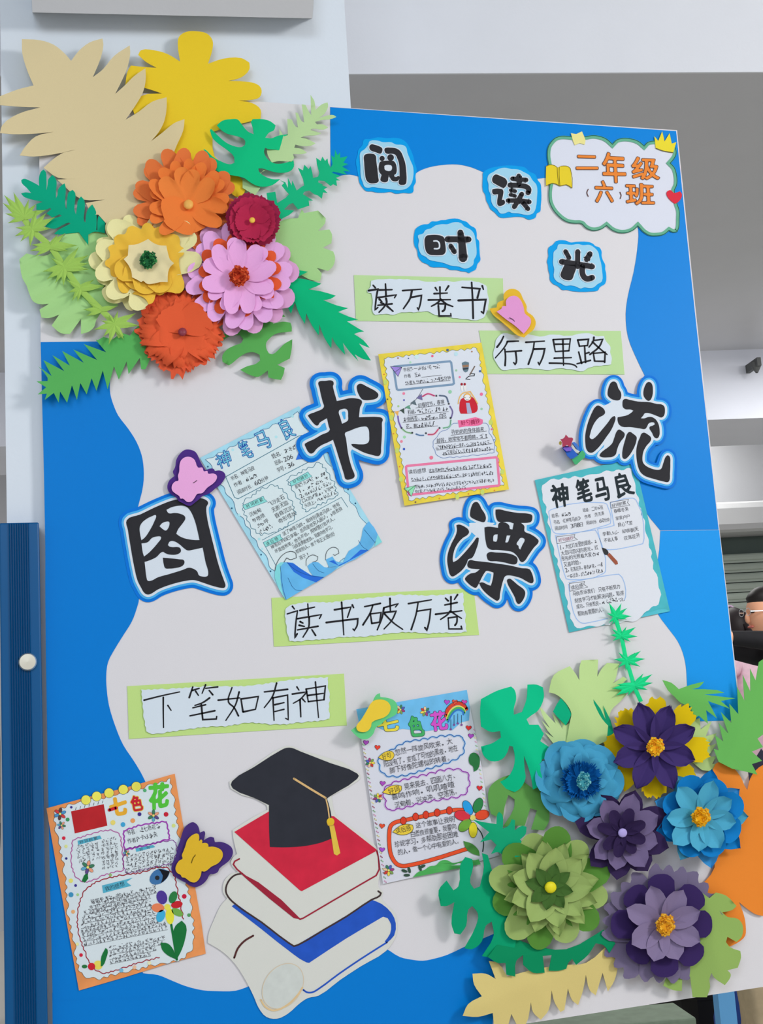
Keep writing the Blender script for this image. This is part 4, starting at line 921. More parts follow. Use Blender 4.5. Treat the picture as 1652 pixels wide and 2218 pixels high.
B.line(wavy(smoothed(pts(f, '850,1060 900,1010 1000,985 1250,990 1320,1020 1330,1110 1385,1200 1385,1330 1290,1350 1150,1365 850,1390 740,1380 700,1310 680,1220 700,1180 790,1085'), True, 4), .8, 18, seed=3), 1.3, col(120, 140, 180), closed=True)
B.line(pts(f, '195,865 290,855 400,800 500,700 562,600'), .9, BLK, sm=3)
for s, c_ in (('485,705 548,655 560,730', (110, 105, 150)), ('415,765 468,725 492,788', (90, 105, 115)), ('350,815 405,785 425,835', (95, 150, 125)), ('298,845 345,820 350,888', (60, 75, 70)), ('235,862 285,850 275,915', (232, 165, 90))): B.poly(pts(f, s), col(*c_), .0001)
for s, c_ in (('560,685 620,655 695,678', (215, 100, 145)), ('755,675 830,690 855,750', (110, 125, 150)), ('875,800 905,860 890,930', (140, 130, 180)), ('885,960 870,1030 800,1050', (145, 200, 170)), ('740,1065 690,1120 625,1125', (220, 110, 140)), ('570,1135 530,1135 485,1120', (120, 150, 190)), ('430,1110 370,1095 330,1065', (150, 195, 150)), ('310,1040 285,980 275,915', (140, 120, 190))): B.line(pts(f, s), 3.6, col(*c_), .0001, sm=4); B.line(pts(f, s), .7, BLK, .0002, sm=4)
for x, y in ((718, 678), (862, 770), (882, 935), (755, 1050), (598, 1110), (440, 1105), (318, 1050)):
    for a in range(4): B.line([f(x - 14 * math.cos(a * .785), y - 14 * math.sin(a * .785)), f(x + 14 * math.cos(a * .785), y + 14 * math.sin(a * .785))], .7, BLK, .0002, cap=False)
B.poly(pts(f, '190,340 320,348 278,455 235,400'), col(150, 130, 205), .0004); B.poly(pts(f, '345,1748 480,1712 430,1840 405,1790'), col(140, 215, 170), .0004)
for s in ('190,340 320,348 278,455 190,340', '190,340 240,405 320,348', '345,1748 480,1712 430,1840 345,1748', '480,1712 395,1775 405,1800'): B.line(pts(f, s), .8, BLK, .0005)
B.build('frames', T)
B = Flat(.0074)
rw('书名~一~长~~~~', 330, 378, 760, 340, 46, 1); rw('作者 王~', 345, 455, 545, 432, 46, 2); rw('~者~~~~~~~45分钟', 362, 530, 885, 470, 46, 3)
rw('初春时节,春寒', 505, 795, 812, 745, 56); rw('料峭,~~~~,~~~~', 388, 870, 852, 820, 56, 4); rw('左倒西歪,~~~~,白花', 338, 955, 836, 905, 56, 5); rw('花,春~~~~~', 368, 1035, 706, 1000, 56, 6)
rw('好句摘抄', 1000, 995, 1220, 968, 56, 0, col(150, 30, 70), .012)
rw('孙奶奶的身体越来', 890, 1098, 1270, 1062, 54); rw('越弱,她常常不看眼睛,~~', 720, 1195, 1310, 1140, 54, 7); rw('~~~~~~~~一情~,~~的~~~~~~。', 715, 1275, 1360, 1215, 50, 8); rw('~~又看见~~~又~~~~~~~~~~。', 785, 1340, 1385, 1280, 50, 9)
rw('读后感想', 395, 1560, 600, 1535, 52); rw('这本书~的~~~~~~~~~~~~~~~~', 630, 1545, 1358, 1478, 48, 10); rw('~~~~~,~~~~~~~~~~~~,~~~~~他们~~~~~', 430, 1645, 1380, 1562, 48, 11)
rw('的~~,~~~~~~~~~~~大学~~~~~~~~~~~~~~', 480, 1728, 1385, 1650, 46, 12); rw('他们~~~~~~~~~~~~~~~~~', 470, 1785, 1070, 1730, 40, 13)
for s in ('545,465 780,438', '360,553 880,500', '480,820 820,780', '390,905 860,860', '330,985 840,935', '370,1058 740,1025', '885,1135 1300,1085', '700,1230 1315,1165', '720,1305 1365,1230', '800,1365 1380,1295', '640,1565 1360,1505', '430,1670 1050,1610'): B.line(pts(f, s), .7, TXT)
B.build('handwriting', T)
B = Flat(.0072)
for x, y, r_, c_ in ((672, 220, 14, (225, 95, 125)), (342, 652, 16, (225, 120, 150)), (1238, 660, 19, (225, 110, 145)), (660, 1392, 22, (232, 115, 140)), (316, 1205, 16, (232, 130, 150)), (988, 463, 13, (225, 120, 150)), (876, 632, 21, (140, 195, 160)), (1240, 830, 14, (150, 195, 165)), (350, 1155, 17, (150, 205, 160)), (418, 292, 13, (165, 210, 180)), (948, 385, 13, (150, 190, 160)), (848, 150, 15, (70, 95, 140)), (345, 728, 11, (80, 85, 170)), (345, 1293, 14, (50, 85, 180)), (1222, 395, 13, (60, 95, 150)), (276, 243, 10, (170, 120, 110)), (397, 246, 8, (80, 100, 140)), (1128, 168, 9, (160, 110, 80)), (1358, 1065, 12, (215, 110, 130)), (1385, 1185, 8, (70, 120, 170)), (178, 605, 7, (120, 120, 120)), (155, 718, 9, (110, 100, 60)), (478, 1905, 10, (120, 95, 80)), (280, 798, 12, (160, 195, 130)), (945, 195, 24, (180, 212, 232)), (490, 228, 26, (195, 220, 236))): B.disc(*f(x, y), r_ * k, col(*c_))
for x, y in ((130, 520), (1345, 985), (200, 930), (265, 1310), (1480, 1555), (1250, 1790), (960, 1845), (310, 1640)): B.disc(*f(x, y), 4.5, col(190, 205, 105), 0, ry=6)
for x, y in ((115, 430), (165, 855), (225, 1115), (295, 1495), (1090, 1810), (755, 1862), (1390, 1770), (1440, 1445)): B.disc(*f(x, y), 1.5, col(215, 130, 60), .0001)
B.build('dots', T)
B = Flat(.0073)   # ink pot, brush and little clay rabbit
B.poly(pts(f, '1012,300 1050,282 1095,295 1092,350 1080,395 1055,408 1030,390 1020,340'), col(95, 118, 130), sm=2); B.poly(pts(f, '1018,325 1092,318 1090,345 1022,352'), col(150, 115, 90), .0001); B.poly(pts(f, '1022,362 1088,356 1086,370 1026,378'), col(45, 50, 60), .0001)
B.build('ink_pot_drawing', T); B = Flat(.0073)
B.line(pts(f, '1105,435 1160,340'), 2.6, col(120, 105, 95)); B.line(pts(f, '1112,420 1160,425 1155,448 1090,455 1058,485 1110,490'), 1.6, BLK, sm=3)
B.build('brush_drawing', T); B = Flat(.0073)
B.poly(pts(f, '985,790 1000,720 1040,700 1130,690 1170,740 1195,800 1185,860 1130,880 1000,885 985,850'), col(190, 35, 50), sm=2)
B.poly(pts(f, '1060,760 1100,760 1130,880 1075,880'), col(160, 165, 195), .0001); B.disc(*f(1078, 690), 8.5, col(235, 170, 90), .0001); B.disc(*f(1075, 700), 6.8, col(225, 228, 235), .0002)
for x in (1015, 1050): B.disc(*f(x, 580), 3.0, col(222, 225, 235), .0002, ry=9); B.disc(*f(x - 4, 545), 2.6, col(150, 30, 45), .0003, ry=3)
for s in ('1030,690 1060,702', '1095,700 1120,688', '1060,720 1075,726 1090,718'): B.line(pts(f, s), .8, BLK, .0003)
B.line(pts(f, '970,770 985,700 1020,650 1110,630 1150,690 1195,770'), 2.2, col(228, 175, 95), .0002, sm=3)
B.build('rabbit_drawing', T)

# --- poster 3: teal border
f = fr(1140, 980, 5.0061); k = 1 / 5.0061
T = thing('poster', 1305, 1190, .003, 'hand-drawn poster with a teal border and black brush title, below the character 流', 'poster', 'hand-drawn reading posters')
C = pts(f, '90,300 1165,62 1555,1722 462,1952'); 
sheet('poster_sheet', C, mat((72, 172, 182), .6, 'wash'), .003, T, th=.0005, sm=0)
B = Flat(.0034); inn = wavy(smoothed(pts(f, '160,370 170,345 600,262 1080,180 1130,185 1150,240 1190,430 1260,700 1330,1000 1390,1290 1450,1500 1440,1620 1300,1720 1260,1780 900,1860 620,1895 520,1880 480,1800 430,1560 380,1380 330,1180 270,950 230,700 190,540'), True, 3), 2.0, 30, seed=9)
B.poly(inn, mat((210, 214, 226), .6, 'paper')); B.build('white_panel', T)
B = Flat(.0038)
for ch, q in (('神', '250,360 440,330 460,575 300,605'), ('笔', '530,305 665,270 722,520 555,555'), ('马', '735,290 850,262 915,505 760,548'), ('良', '945,240 1080,210 1178,450 990,498')): fat(B, ch, pts(f, q), [(1.3, col(34, 44, 50), 0)], .7)
B.build('title_lettering', T)
B = Flat(.0037); lb = col(150, 180, 226)
for s in ('240,640 270,618 830,545 870,560 915,690 910,770 860,790 330,880 290,860 260,760', '905,545 1150,495 1190,520 1275,930 1260,990 1130,1020 900,1055 820,1040 770,830 920,800 950,790', '312,900 745,840 770,880 858,1280 840,1310 480,1380 430,1370 400,1280', '460,1410 900,1330 1000,1320 1040,1360 1075,1560 1060,1600', '455,1430 480,1600 540,1800 600,1850 700,1840 880,1800'): B.line(smoothed(pts(f, s), s.count(',') > 7 and not s.startswith('455') and not s.startswith('460'), 3, 50), 1.7, lb, closed=s.count(',') > 7)
for s in ('325,915 525,890 515,920 555,945 330,990', '910,540 1105,508 1095,545 1120,572 915,605', '465,1420 630,1400 620,1430 665,1460 470,1505'): B.line(pts(f, s), .9, TXT, .0001, closed=True)
B.build('frames', T)
B = Flat(.004)
rw('姓名:~~~', 272, 690, 488, 660, 46, 1); rw('班级:二年~班', 610, 628, 830, 592, 44, 2); rw('书名:《神笔马良》', 292, 758, 590, 712, 46); rw('作者 洪汛涛', 628, 700, 842, 655, 44); rw('阅读时间 3月8日', 308, 825, 612, 778, 46); rw('阅读时长 60分钟', 648, 765, 900, 725, 44)
rw('好词积累', 925, 580, 1080, 545, 40); rw('春暖冬来', 945, 640, 1105, 608, 46); rw('家家户户', 965, 718, 1120, 690, 44); rw('良心~苦', 990, 785, 1150, 760, 46, 1); rw('辛勤~~', 822, 885, 1000, 860, 46, 2); rw('却夜朝天', 1035, 860, 1215, 828, 46); rw('不省人事', 838, 960, 990, 930, 46); rw('花落花开', 1055, 935, 1230, 895, 46)
rw('好句摘抄', 345, 955, 510, 922, 42, 0, col(150, 90, 110)); rw('1.大红灯笼里的蜡烛,~', 352, 1035, 765, 960, 50); rw('大忽闪忽闪的亮光,红', 372, 1095, 778, 1028, 50); rw('彤彤的光照着大家~~', 378, 1155, 790, 1090, 50, 3); rw('又喜的脸。', 402, 1218, 610, 1180, 50); rw('2.花落花开,春去~来,一~', 418, 1280, 825, 1212, 46, 4); rw('一~过去,~~~~~~~~', 440, 1345, 832, 1275, 46, 5)
rw('读后感', 480, 1470, 615, 1440, 46); rw('马良告诉我们:只有不断努力', 500, 1535, 1015, 1450, 50); rw('刻苦学习才能解决问题,取得', 520, 1610, 1055, 1520, 50); rw('成功,只有善良,~~~~~~~', 540, 1675, 1062, 1580, 50, 6); rw('帮助有需要的人。', 555, 1752, 855, 1700, 52)
B.build('handwriting', T)
B = Flat(.0042)
B.poly(pts(f, '818,1032 860,1045 890,1085 880,1110 850,1110 832,1080'), col(50, 50, 52), sm=2); B.poly(pts(f, '872,1110 900,1088 985,1180 992,1210 965,1218'), col(150, 82, 60)); 
B.poly(pts(f, '1240,1790 1290,1740 1360,1725 1420,1705 1500,1700 1540,1715 1555,1722 1260,1785'), col(82, 182, 196), .0001, sm=2)
B.build('brush_drawing', T)

# --- poster 4: seven-colour flower, green and blue
f = fr(740, 1480, 4.72); k = 1 / 4.72
T = thing('poster', 920, 1700, .004, 'hand-drawn poster with a blue top, rainbow and red frame, right of the graduation cap', 'poster', 'hand-drawn reading posters')
C = pts(f, '148,266 1278,68 1420,800 1500,1300 1610,1760 1200,1880 422,2052 300,1250 210,640')
C0 = C[6]
sheet('poster_sheet', C, mat((204, 206, 216), .6, 'paper'), .004, T, th=.0005, sm=0, corner=10, grid=16,
      hf=lambda x, y: .001 + .0028 * math.sin((x * .94 + y * .33) / 46.0) * min(1, max(0, (x - 900) / 110)) * min(1, max(0, (y - 1590) / 60)) )
def H4(x, y): return .001 + .0028 * math.sin((x * .94 + y * .33) / 46.0) * min(1, max(0, (x - 900) / 110)) * min(1, max(0, (y - 1590) / 60))
class Curved(Flat):           # print that follows the poster's curl
    pass
_P = P
def P4(px, py, h=0): return _P(px, py, h + H4(px, py) + .0007)
P = P4
B = Flat(.004)
B.poly(resample(pts(f, '148,266 1278,68 1310,245 1300,380 1220,400 1130,480 1000,470 850,490 740,480 620,465 560,480 420,475 330,430 200,560 180,420'), 12), mat((105, 178, 232), .6, 'wash'))
B.build('sky_band', T)
B = Flat(.0043)
for (x0, y0, x1, y1), c_ in (((265, 1480, 0, 0), (0, 0, 0)),)[:0]: pass
for i, (c_, off) in enumerate((((205, 65, 45), 0), ((235, 205, 90), 34), ((70, 165, 95), 52), ((50, 110, 190), 72))):
    s = [(1062 + off * .35, 330 + off * .9), (1085 + off * .5, 270 + off * .75), (1130 + off * .4, 225 + off * .8), (1190 + off * .1, 205 + off * .9), (1250 - off * .15, 228 + off * .9), (1275 - off * .45, 262 + off * .8)]
    B.line([f(*p) for p in s], (7.5, 4, 5, 3.5)[i], col(*c_), .0001 * i, sm=4)
B.line(pts(f, '1048,345 1065,265 1120,205 1195,185 1262,215 1290,262'), 1.0, BLK, .0006, sm=4)
for x, y in ((1115, 470), (1148, 425), (1185, 410), (1225, 425)): B.line([f(x, y - 100), f(x, y)], .9, BLK, .0006); B.disc(*f(x, y), 2.3, col(120, 70, 140), .0007)
B.build('rainbow', T)
for x, y, c_ in ((1075, 192, (170, 75, 190)), (1252, 192, (200, 70, 160)), (1155, 190, (225, 80, 60)), (1297, 455, (215, 50, 50)), (1320, 538, (160, 70, 180)), (248, 605, (165, 75, 185)), (365, 655, (225, 65, 50)), (418, 1022, (165, 75, 180)), (412, 1458, (215, 75, 45)), (412, 1700, (160, 75, 190)), (1408, 1070, (210, 45, 50))):
    B = Flat(.0044); heart(B, *f(x, y), 32 * k, col(60, 30, 40), .0, .1); heart(B, *f(x, y), 28 * k, col(*c_), .0003, .1); B.build('heart', T)
cs = [col(*c_) for c_ in ((190, 60, 50), (235, 190, 150), (60, 120, 90), (80, 90, 170), (150, 60, 120), (120, 150, 80), (230, 200, 80))]
for x, y, r_ in ((600, 268, 48), (852, 288, 50), (290, 812, 48), (370, 1172, 48), (480, 1912, 56)): B = Flat(.0046); daisy(B, *f(x, y), r_ * k, cs, 0, ph=x); B.build('small_flower', T)

B = Flat(.0044)
for ch, q, c_ in (('七', '360,380 565,345 590,475 375,495', (232, 205, 70)), ('色', '680,345 790,330 850,530 700,545', (65, 165, 95)), ('花', '905,300 1050,280 1085,465 925,490', (200, 80, 190))): fat(B, ch, pts(f, q), [(2.3, col(30, 70, 70), 0), (1.5, col(*c_), .0004)], .6)
B.build('title_lettering', T)
B = Flat(.0043)
for s, wl, am, c_, w_ in (('385,760 520,690 640,620 800,590 1120,545 1230,560 1240,640 1220,720 1100,790 850,870 560,940 440,920 400,860', 19, 4.5, (45, 85, 155), 1.7), ('440,1110 490,1050 640,1000 850,950 1140,890 1270,930 1290,1010 1250,1120 1100,1160 850,1200 560,1275 470,1280 460,1200', 20, 5, (125, 50, 145), 1.9)):
    q = scallop(smoothed(pts(f, s), True, 4), wl, am); B.line(q, w_ + 2.2, col(150, 190, 225) if wl == 19 else col(205, 170, 220), 0, closed=True); B.line(q, w_, col(*c_), .0001, closed=True)
rd = pts(f, '1260,1295 1150,1295 900,1345 640,1400 540,1425 500,1460 487,1520 487,1650 505,1760 560,1845 620,1868 700,1858 900,1810 1280,1692'); B.line(rd, 9, col(60, 25, 20), 0, sm=3); B.line(rd, 7.4, col(224, 78, 42), .0001, sm=3)
for x, y in ((630, 1405), (755, 1365), (860, 1345), (975, 1322), (1100, 1300)): B.disc(*f(x, y), 7, col(70, 25, 20), .0002, ry=9); B.disc(*f(x, y), 6, col(205, 60, 40), .0003, ry=8)
for s in ('372,760 420,715 480,692 525,705 535,745 500,785 430,785', '415,1115 480,1060 560,1040 610,1050 610,1090 560,1130 480,1135', '520,1520 590,1460 670,1440 725,1450 730,1490 690,1535 600,1550'): B.poly(smoothed(pts(f, s), True, 3), col(232, 192, 62), .0003); B.line(smoothed(pts(f, s), True, 3), .9, BLK, .0004, closed=True)
B.build('frames', T)
B = Flat(.0047)
rw('好句', 410, 750, 500, 730, 58, 0, BLK, 0); rw('好词', 475, 1108, 590, 1078, 60, 0, BLK, 0); rw('读后感', 550, 1512, 705, 1476, 58, 0, BLK, 0)
rw('忽然一阵旋风吹来,大', 542, 708, 1130, 590, 66); rw('阳没有了,变成了可怕的黑夜,地在', 430, 830, 1185, 660, 64); rw('脚下好像陀螺似的转着。', 488, 895, 1130, 755, 64)
rw('晃来晃去、四面八方、', 638, 1060, 1185, 940, 66); rw('喜鸣作响,叽叽喳喳', 505, 1165, 1155, 1030, 66); rw('沉甸甸、兴冲冲、空荡荡。', 540, 1250, 1205, 1100, 66)
rw('这个故事让我明', 755, 1455, 1155, 1385, 62); rw('白善良很重要,我要向', 705, 1545, 1170, 1460, 62); rw('珍妮学习,多帮助那些困难', 540, 1650, 1190, 1540, 64); rw('的人,做一个心中有爱的人。', 575, 1730, 1220, 1605, 60)
B.build('handwriting', T)
B = Flat(.0046)
for (x, y, r1, r2, a), c_ in (((1288, 1272, 78, 42, 1.1), (40, 150, 215)), ((1392, 1248, 78, 45, -1.2), (45, 125, 70)), ((1435, 1345, 72, 48, -.25), (225, 75, 45)), ((1232, 1352, 80, 50, .2), (205, 50, 65)), ((1258, 1452, 78, 48, -.8), (105, 160, 60)), ((1342, 1500, 78, 42, 1.57), (225, 205, 50))):
    B.disc(*f(x, y), (r1 + 4) * k, BLK, 0, 20, (r2 + 4) * k, a); B.disc(*f(x, y), r1 * k, col(*c_), .0002, 20, r2 * k, a)
B.disc(*f(1340, 1375), 6, col(225, 205, 110), .0003); B.line(pts(f, '1380,1470 1430,1540 1450,1640 1440,1720'), 2.2, col(35, 60, 50), .0001, sm=3)
B.poly(pts(f, '1242,1612 1330,1640 1400,1710 1410,1765 1330,1740 1270,1690'), col(70, 130, 60), .0002, sm=3)
B.build('flower_drawing', T); B = Flat(.0046)
B.poly(pts(f, '725,1985 780,1930 850,1905 900,1870 960,1862 1010,1815 1080,1810 1130,1835 1200,1825 1280,1795 1350,1810 1400,1800 1420,1850 1150,1900 930,1945'), mat((75, 165, 85), .6, 'wash'), 0, sm=3)
B.build('bush_drawing', T); B = Flat(.0046)
B.poly(pts(f, '1310,730 1350,708 1400,740 1412,800 1390,880 1350,905 1340,850 1305,820'), col(40, 110, 60), .0001, sm=3)
B.build('clover_drawing', T); B = Flat(.0046)
for x, y, a in ((640, 1918, .3), (690, 1910, 1.3), (665, 1962, 0), (800, 1890, 1.2), (825, 1872, -.4)): B.disc(*f(x, y), 7, col(50, 75, 60), .0001, 14, 3.2, a)
B.build('sprig_drawing', T)
B = Flat(.0042)
for i in range(34):
    u = i / 33; x, y = 205 + 225 * u, 620 + 1400 * u; B.line([f(x + 6, y), f(x + 26, y + 16)], 2.2, col(*((150, 190, 150), (215, 160, 190), (225, 215, 160), (170, 110, 130))[i % 4]))
    if i < 22: x, y = 1345 + 130 * u * 1.5, 470 + 900 * u * 1.5; B.line([f(x, y), f(x + 16, y + 12)], 1.8, col(*((215, 160, 190), (150, 190, 150), (225, 215, 160))[i % 3]))
B.build('edge_marks', T)
P = _P

# --- poster 5: orange border
f = fr(0, 1700, 3.304); k = 1 / 3.304
T = thing('poster', 270, 1900, .003, 'hand-drawn poster with an orange painted border and colourful dots, lower left of the board', 'poster', 'hand-drawn reading posters')
C = pts(f, '332,168 620,90 900,20 1250,-80 1305,260 1390,700 1440,980 1472,1208 1200,1280 900,1375 565,1472 500,1110 400,560')
sheet('poster_sheet', C, mat((233, 142, 84), .6, 'wash'), .003, T, th=.0005, sm=0)
B = Flat(.0034); inn = wavy(smoothed(pts(f, '395,200 480,150 700,100 1000,25 1215,-40 1245,120 1270,300 1290,450 1310,650 1355,780 1370,900 1385,1060 1370,1180 1290,1250 1100,1290 850,1350 640,1385 570,1330 530,1130 490,950 470,700 430,450 400,320'), True, 4), 2.6, 22, seed=5)
B.poly(inn, mat((205, 216, 220), .6, 'paper')); B.line(inn, .8, col(90, 80, 70), .0001, closed=True); B.build('white_panel', T)
B = Flat(.0038)
fat(B, '七', pts(f, '780,105 895,85 908,205 800,220'), [(2.6, col(240, 165, 50), 0)], .7); B.line(pts(f, '782,180 830,165'), 7, col(190, 35, 45), .0003)
fat(B, '色', pts(f, '930,85 1006,72 1024,178 948,190'), [(2.4, col(235, 190, 80), 0), (1.0, col(190, 35, 50), .0004)], .6)
fat(B, '花', pts(f, '1068,-5 1205,-15 1200,150 1075,180'), [(2.4, col(80, 185, 60), 0)], .7)
B.build('title_lettering', T)
B = Flat(.0037)
B.poly(pts(f, '508,190 742,138 768,292 535,348'), mat((176, 36, 42), .6, 'wash'))
for i in range(7): B.line([f(540 + 32 * i, 180 - 8 * i), f(545 + 32 * i, 160 - 8 * i)], 1, BLK)
for s, c_, w_ in (('520,395 640,355 780,325 850,350 870,430 885,610 760,640 600,695 545,660 510,560', (170, 90, 150), 2.0), ('885,330 1000,290 1190,262 1215,385 1060,430 890,465', (150, 60, 165), 3.0), ('890,460 1060,425 1240,395 1265,440 1240,560 1100,590 905,635 880,560', (125, 60, 140), 1.6), ('600,760 680,700 850,650 1000,630 1180,590 1240,640 1270,760 1300,900 1310,960', (150, 40, 55), 2.2), ('600,760 560,880 560,1050 610,1200 640,1270 720,1345 850,1320 1000,1270 1140,1235', (150, 45, 60), 2.0)):
    cl = s.startswith('520') or s.startswith('885') or s.startswith('890'); B.line(wavy(smoothed(pts(f, s), cl, 4), 1.1, 13, cl, seed=3), w_, col(*c_), closed=cl)
for s in ('555,400 715,362 728,385 700,392 560,430', '970,455 1095,430 1110,445 975,480', '730,720 950,665 905,695 940,722 738,775'): B.poly(pts(f, s), mat((80, 165, 190), .6, 'wash'), .0001)
B.build('frames', T)
B = Flat(.004); DG = col(95, 95, 100)
def rr(n, x0, y0, x1, y1, s, sd): B.run('~' * n, f(x0, y0), f(x1, y1), s * k, DG, 0, seed=sd)
rw('书名:~七色花~', 905, 345, 1145, 290, 38, 1); rw('作者~卡~~夫', 912, 405, 1125, 350, 38, 2)
for i in range(5): rr(5, 540 + 4 * i, 445 + 26 * i, 705 + 4 * i, 412 + 26 * i, 28, i); rr(4, 722, 405 + 28 * i, 835 + 5 * i, 380 + 28 * i, 28, 20 + i)
for i in range(4): rr(4, 725, 525 + 24 * i, 850, 500 + 24 * i, 26, 40 + i)
for i in range(5): rr(12, 900, 520 + 27 * i, 1240, 452 + 27 * i, 30, 60 + i)
for i in range(14):
    y = 850 + 32 * i; x0 = (655, 640, 600, 590, 585, 580, 580, 585, 590, 600, 780, 780, 782, 785)[i]; x1 = (1120, 1080, 1060, 1080, 1090, 1110, 1120, 1140, 1190, 1200, 1180, 1170, 1120, 1080)[i]
    rr(int((x1 - x0) / 27), x0, y, x1, y - (x1 - x0) * .2, 33, 80 + i); B.line([f(x0, y + 18), f(x1, y + 18 - (x1 - x0) * .2)], .6, DG)
rw('珍妮~~~~的~~~,~~~~', 650, 835, 1120, 730, 34, 7); rw('好词积累', 565, 412, 700, 380, 26); rw('好句', 985, 465, 1085, 442, 24); rw('我的感想', 750, 748, 890, 705, 34, 0, BLK)
B.build('handwriting', T)
B = Flat(.0039)
for x, y, r_, c_ in ((456, 381, 13, (205, 40, 65)), (484, 248, 14, (60, 145, 90)), (510, 160, 9, (60, 50, 130)), (998, 210, 14, (60, 45, 130)), (1188, 211, 17, (190, 35, 55)), (880, 284, 17, (60, 155, 200)), (950, 256, 17, (235, 150, 90)), (808, 270, 18, (238, 205, 110)), (1036, 40, 13, (80, 165, 110)), (1242, 292, 14, (200, 210, 130)), (472, 440, 12, (210, 215, 140)), (474, 527, 9, (40, 40, 120)), (507, 686, 16, (238, 215, 110)), (541, 720, 10, (60, 50, 140)), (508, 786, 18, (60, 140, 180)), (556, 786, 10, (160, 200, 130)), (523, 908, 14, (238, 165, 110)), (580, 1218, 13, (205, 35, 60)), (868, 1328, 15, (110, 175, 205)), (962, 1305, 14, (240, 180, 150)), (1318, 798, 17, (190, 30, 60)), (1352, 932, 13, (80, 150, 90)), (553, 1140, 12, (225, 225, 160)), (790, 645, 11, (140, 180, 110)), (1068, 1275, 14, (220, 225, 180))): B.disc(*f(x, y), r_ * k, col(*c_))
for x, y in ((615, 108), (692, 82), (780, 58), (882, 33), (975, 12)): B.disc(*f(x, y), 36 * k, BLK, .0001); B.disc(*f(x, y), 34 * k, mat((228, 215, 90), .6, 'wash'), .0002)
B.build('dots', T)
B = Flat(.0041)
for (x, y, r1, r2, a), c_ in (((1158, 805, 50, 38, 1.3), (75, 55, 140)), ((1238, 805, 45, 28, -1.2), (45, 120, 65)), ((1265, 857, 42, 25, -.2), (190, 35, 45)), ((1130, 880, 46, 32, .1), (220, 125, 85)), ((1268, 912, 45, 25, .5), (110, 165, 75)), ((1150, 938, 46, 30, -1.2), (60, 165, 205)), ((1215, 940, 58, 30, 1.5), (238, 215, 60))): B.disc(*f(x, y), r1 * k, col(*c_), 0, 18, r2 * k, a)
B.disc(*f(1198, 875), 7, col(240, 215, 80), .0002)
gr_ = mat((25, 110, 55), .6, 'wash'); B.line(pts(f, '1225,1000 1245,1120 1265,1250'), 5, gr_, -.0001, sm=3); B.poly(pts(f, '1255,1180 1235,1090 1255,1010 1300,972 1332,1010 1325,1100 1300,1180 1270,1240'), gr_, 0, sm=3); B.poly(pts(f, '1148,1130 1200,1135 1240,1180 1262,1250 1200,1220 1160,1180'), gr_, .0001, sm=3)
B.build('flower_drawing', T); B = Flat(.0041)
B.poly(pts(f, '720,1300 725,1230 755,1168 770,1180 760,1240 735,1295'), gr_, 0, sm=3); B.disc(*f(655, 1300), 8, col(195, 35, 50)); B.disc(*f(702, 1290), 10, col(225, 205, 90), -.0001); B.disc(*f(605, 1300), 6, col(40, 110, 60), -.0001, ry=4)
B.build('sprig_drawing', T); B = Flat(.0041)
B.poly(pts(f, '1070,680 1100,620 1150,600 1215,620 1200,660 1150,705 1090,710'), col(60, 110, 160), 0, sm=3); B.poly(pts(f, '1130,598 1215,620 1195,665 1150,705 1165,650'), col(20, 22, 30), .0001, sm=2); B.disc(*f(1125, 665), 5, BLK, .0002)
B.build('black_shell_drawing', T)
for x, y, r_ in ((628, 590, 48), (1098, 220, 42), (430, 208, 44), (440, 290, 30), (905, 490, 24)):
    B = Flat(.0041); daisy(B, *f(x, y), r_ * k, [col(60, 120, 90), col(220, 150, 120), col(90, 70, 130), col(90, 160, 190)] if x != 430 else [col(70, 140, 190), col(200, 60, 60), col(90, 60, 60)], 0, ph=x, n=6); B.build('small_flower', T)
B = Flat(.0041)
B.line(pts(f, '628,610 622,660 605,695'), 3, gr_, -.0001); B.poly(pts(f, '585,690 600,650 625,625 632,670 610,698'), gr_, 0)
B.build('stem_drawing', T)

# ------------------------------------------------------------ graduation picture
f = fr(450, 1550, 3.0036); k = 1 / 3.0036
T = thing('graduation_picture', 660, 1880, .0025, 'cut-out picture of a black graduation cap on a pile of three books with a scroll', 'picture')
sheet('cut_paper', pts(f, '500,200 545,198 600,222 985,375 992,405 960,435 805,522 830,640 1000,770 1105,865 1118,900 1122,1010 1110,1115 1140,1150 1128,1185 1215,1280 1232,1345 1225,1430 1160,1530 1000,1628 860,1720 720,1822 650,1838 600,1870 520,1940 450,1972 380,1960 330,1900 300,1830 250,1730 180,1620 100,1540 0,1478 5,1420 40,1330 85,1235 125,1190 100,1150 105,1080 150,1030 195,1018 150,960 165,920 190,900 170,820 160,745 280,670 388,612 380,582 150,475 140,430 300,325'), mat((204, 205, 198), .55, 'card'), .0025, T, th=.0008, sm=3,)
B = Flat(.0031); BKc = mat((44, 46, 54), .6, 'wash'); RED = mat((196, 38, 62), .55, 'wash'); BLU = mat((36, 82, 182), .55, 'wash')
B.poly(pts(f, '172,757 400,622 820,655 1098,872 1088,885 612,1142 600,1138'), RED); B.build('red_book_cover', T)
B = Flat(.0034)
B.poly(smoothed(pts(f, '150,450 160,425 300,335 470,228 510,210 545,210 600,232 800,310 970,376 982,392 970,412 790,528 775,540 785,570 803,650 805,800 740,825 670,842 600,852 500,857 403,855 398,720 398,582 300,535 165,475'), True, 3, 40), BKc, 0)
B.build('black_cap', T)
B = Flat(.0037); ta = col(205, 170, 115)
B.line(pts(f, '560,410 670,478 765,535'), 4.5, ta, sm=3); B.line(pts(f, '768,540 782,600 790,665'), 3, ta); B.disc(*f(798, 690), 8.5, col(212, 178, 45), .0002); B.disc(*f(798, 708), 7, col(185, 140, 60), .0001, ry=4)
B.poly(pts(f, '790,715 822,715 840,800 862,895 840,910 820,900 805,800'), col(212, 180, 70)); B.build('yellow_tassel', T)
B = Flat(.0031); dr = col(150, 35, 55)
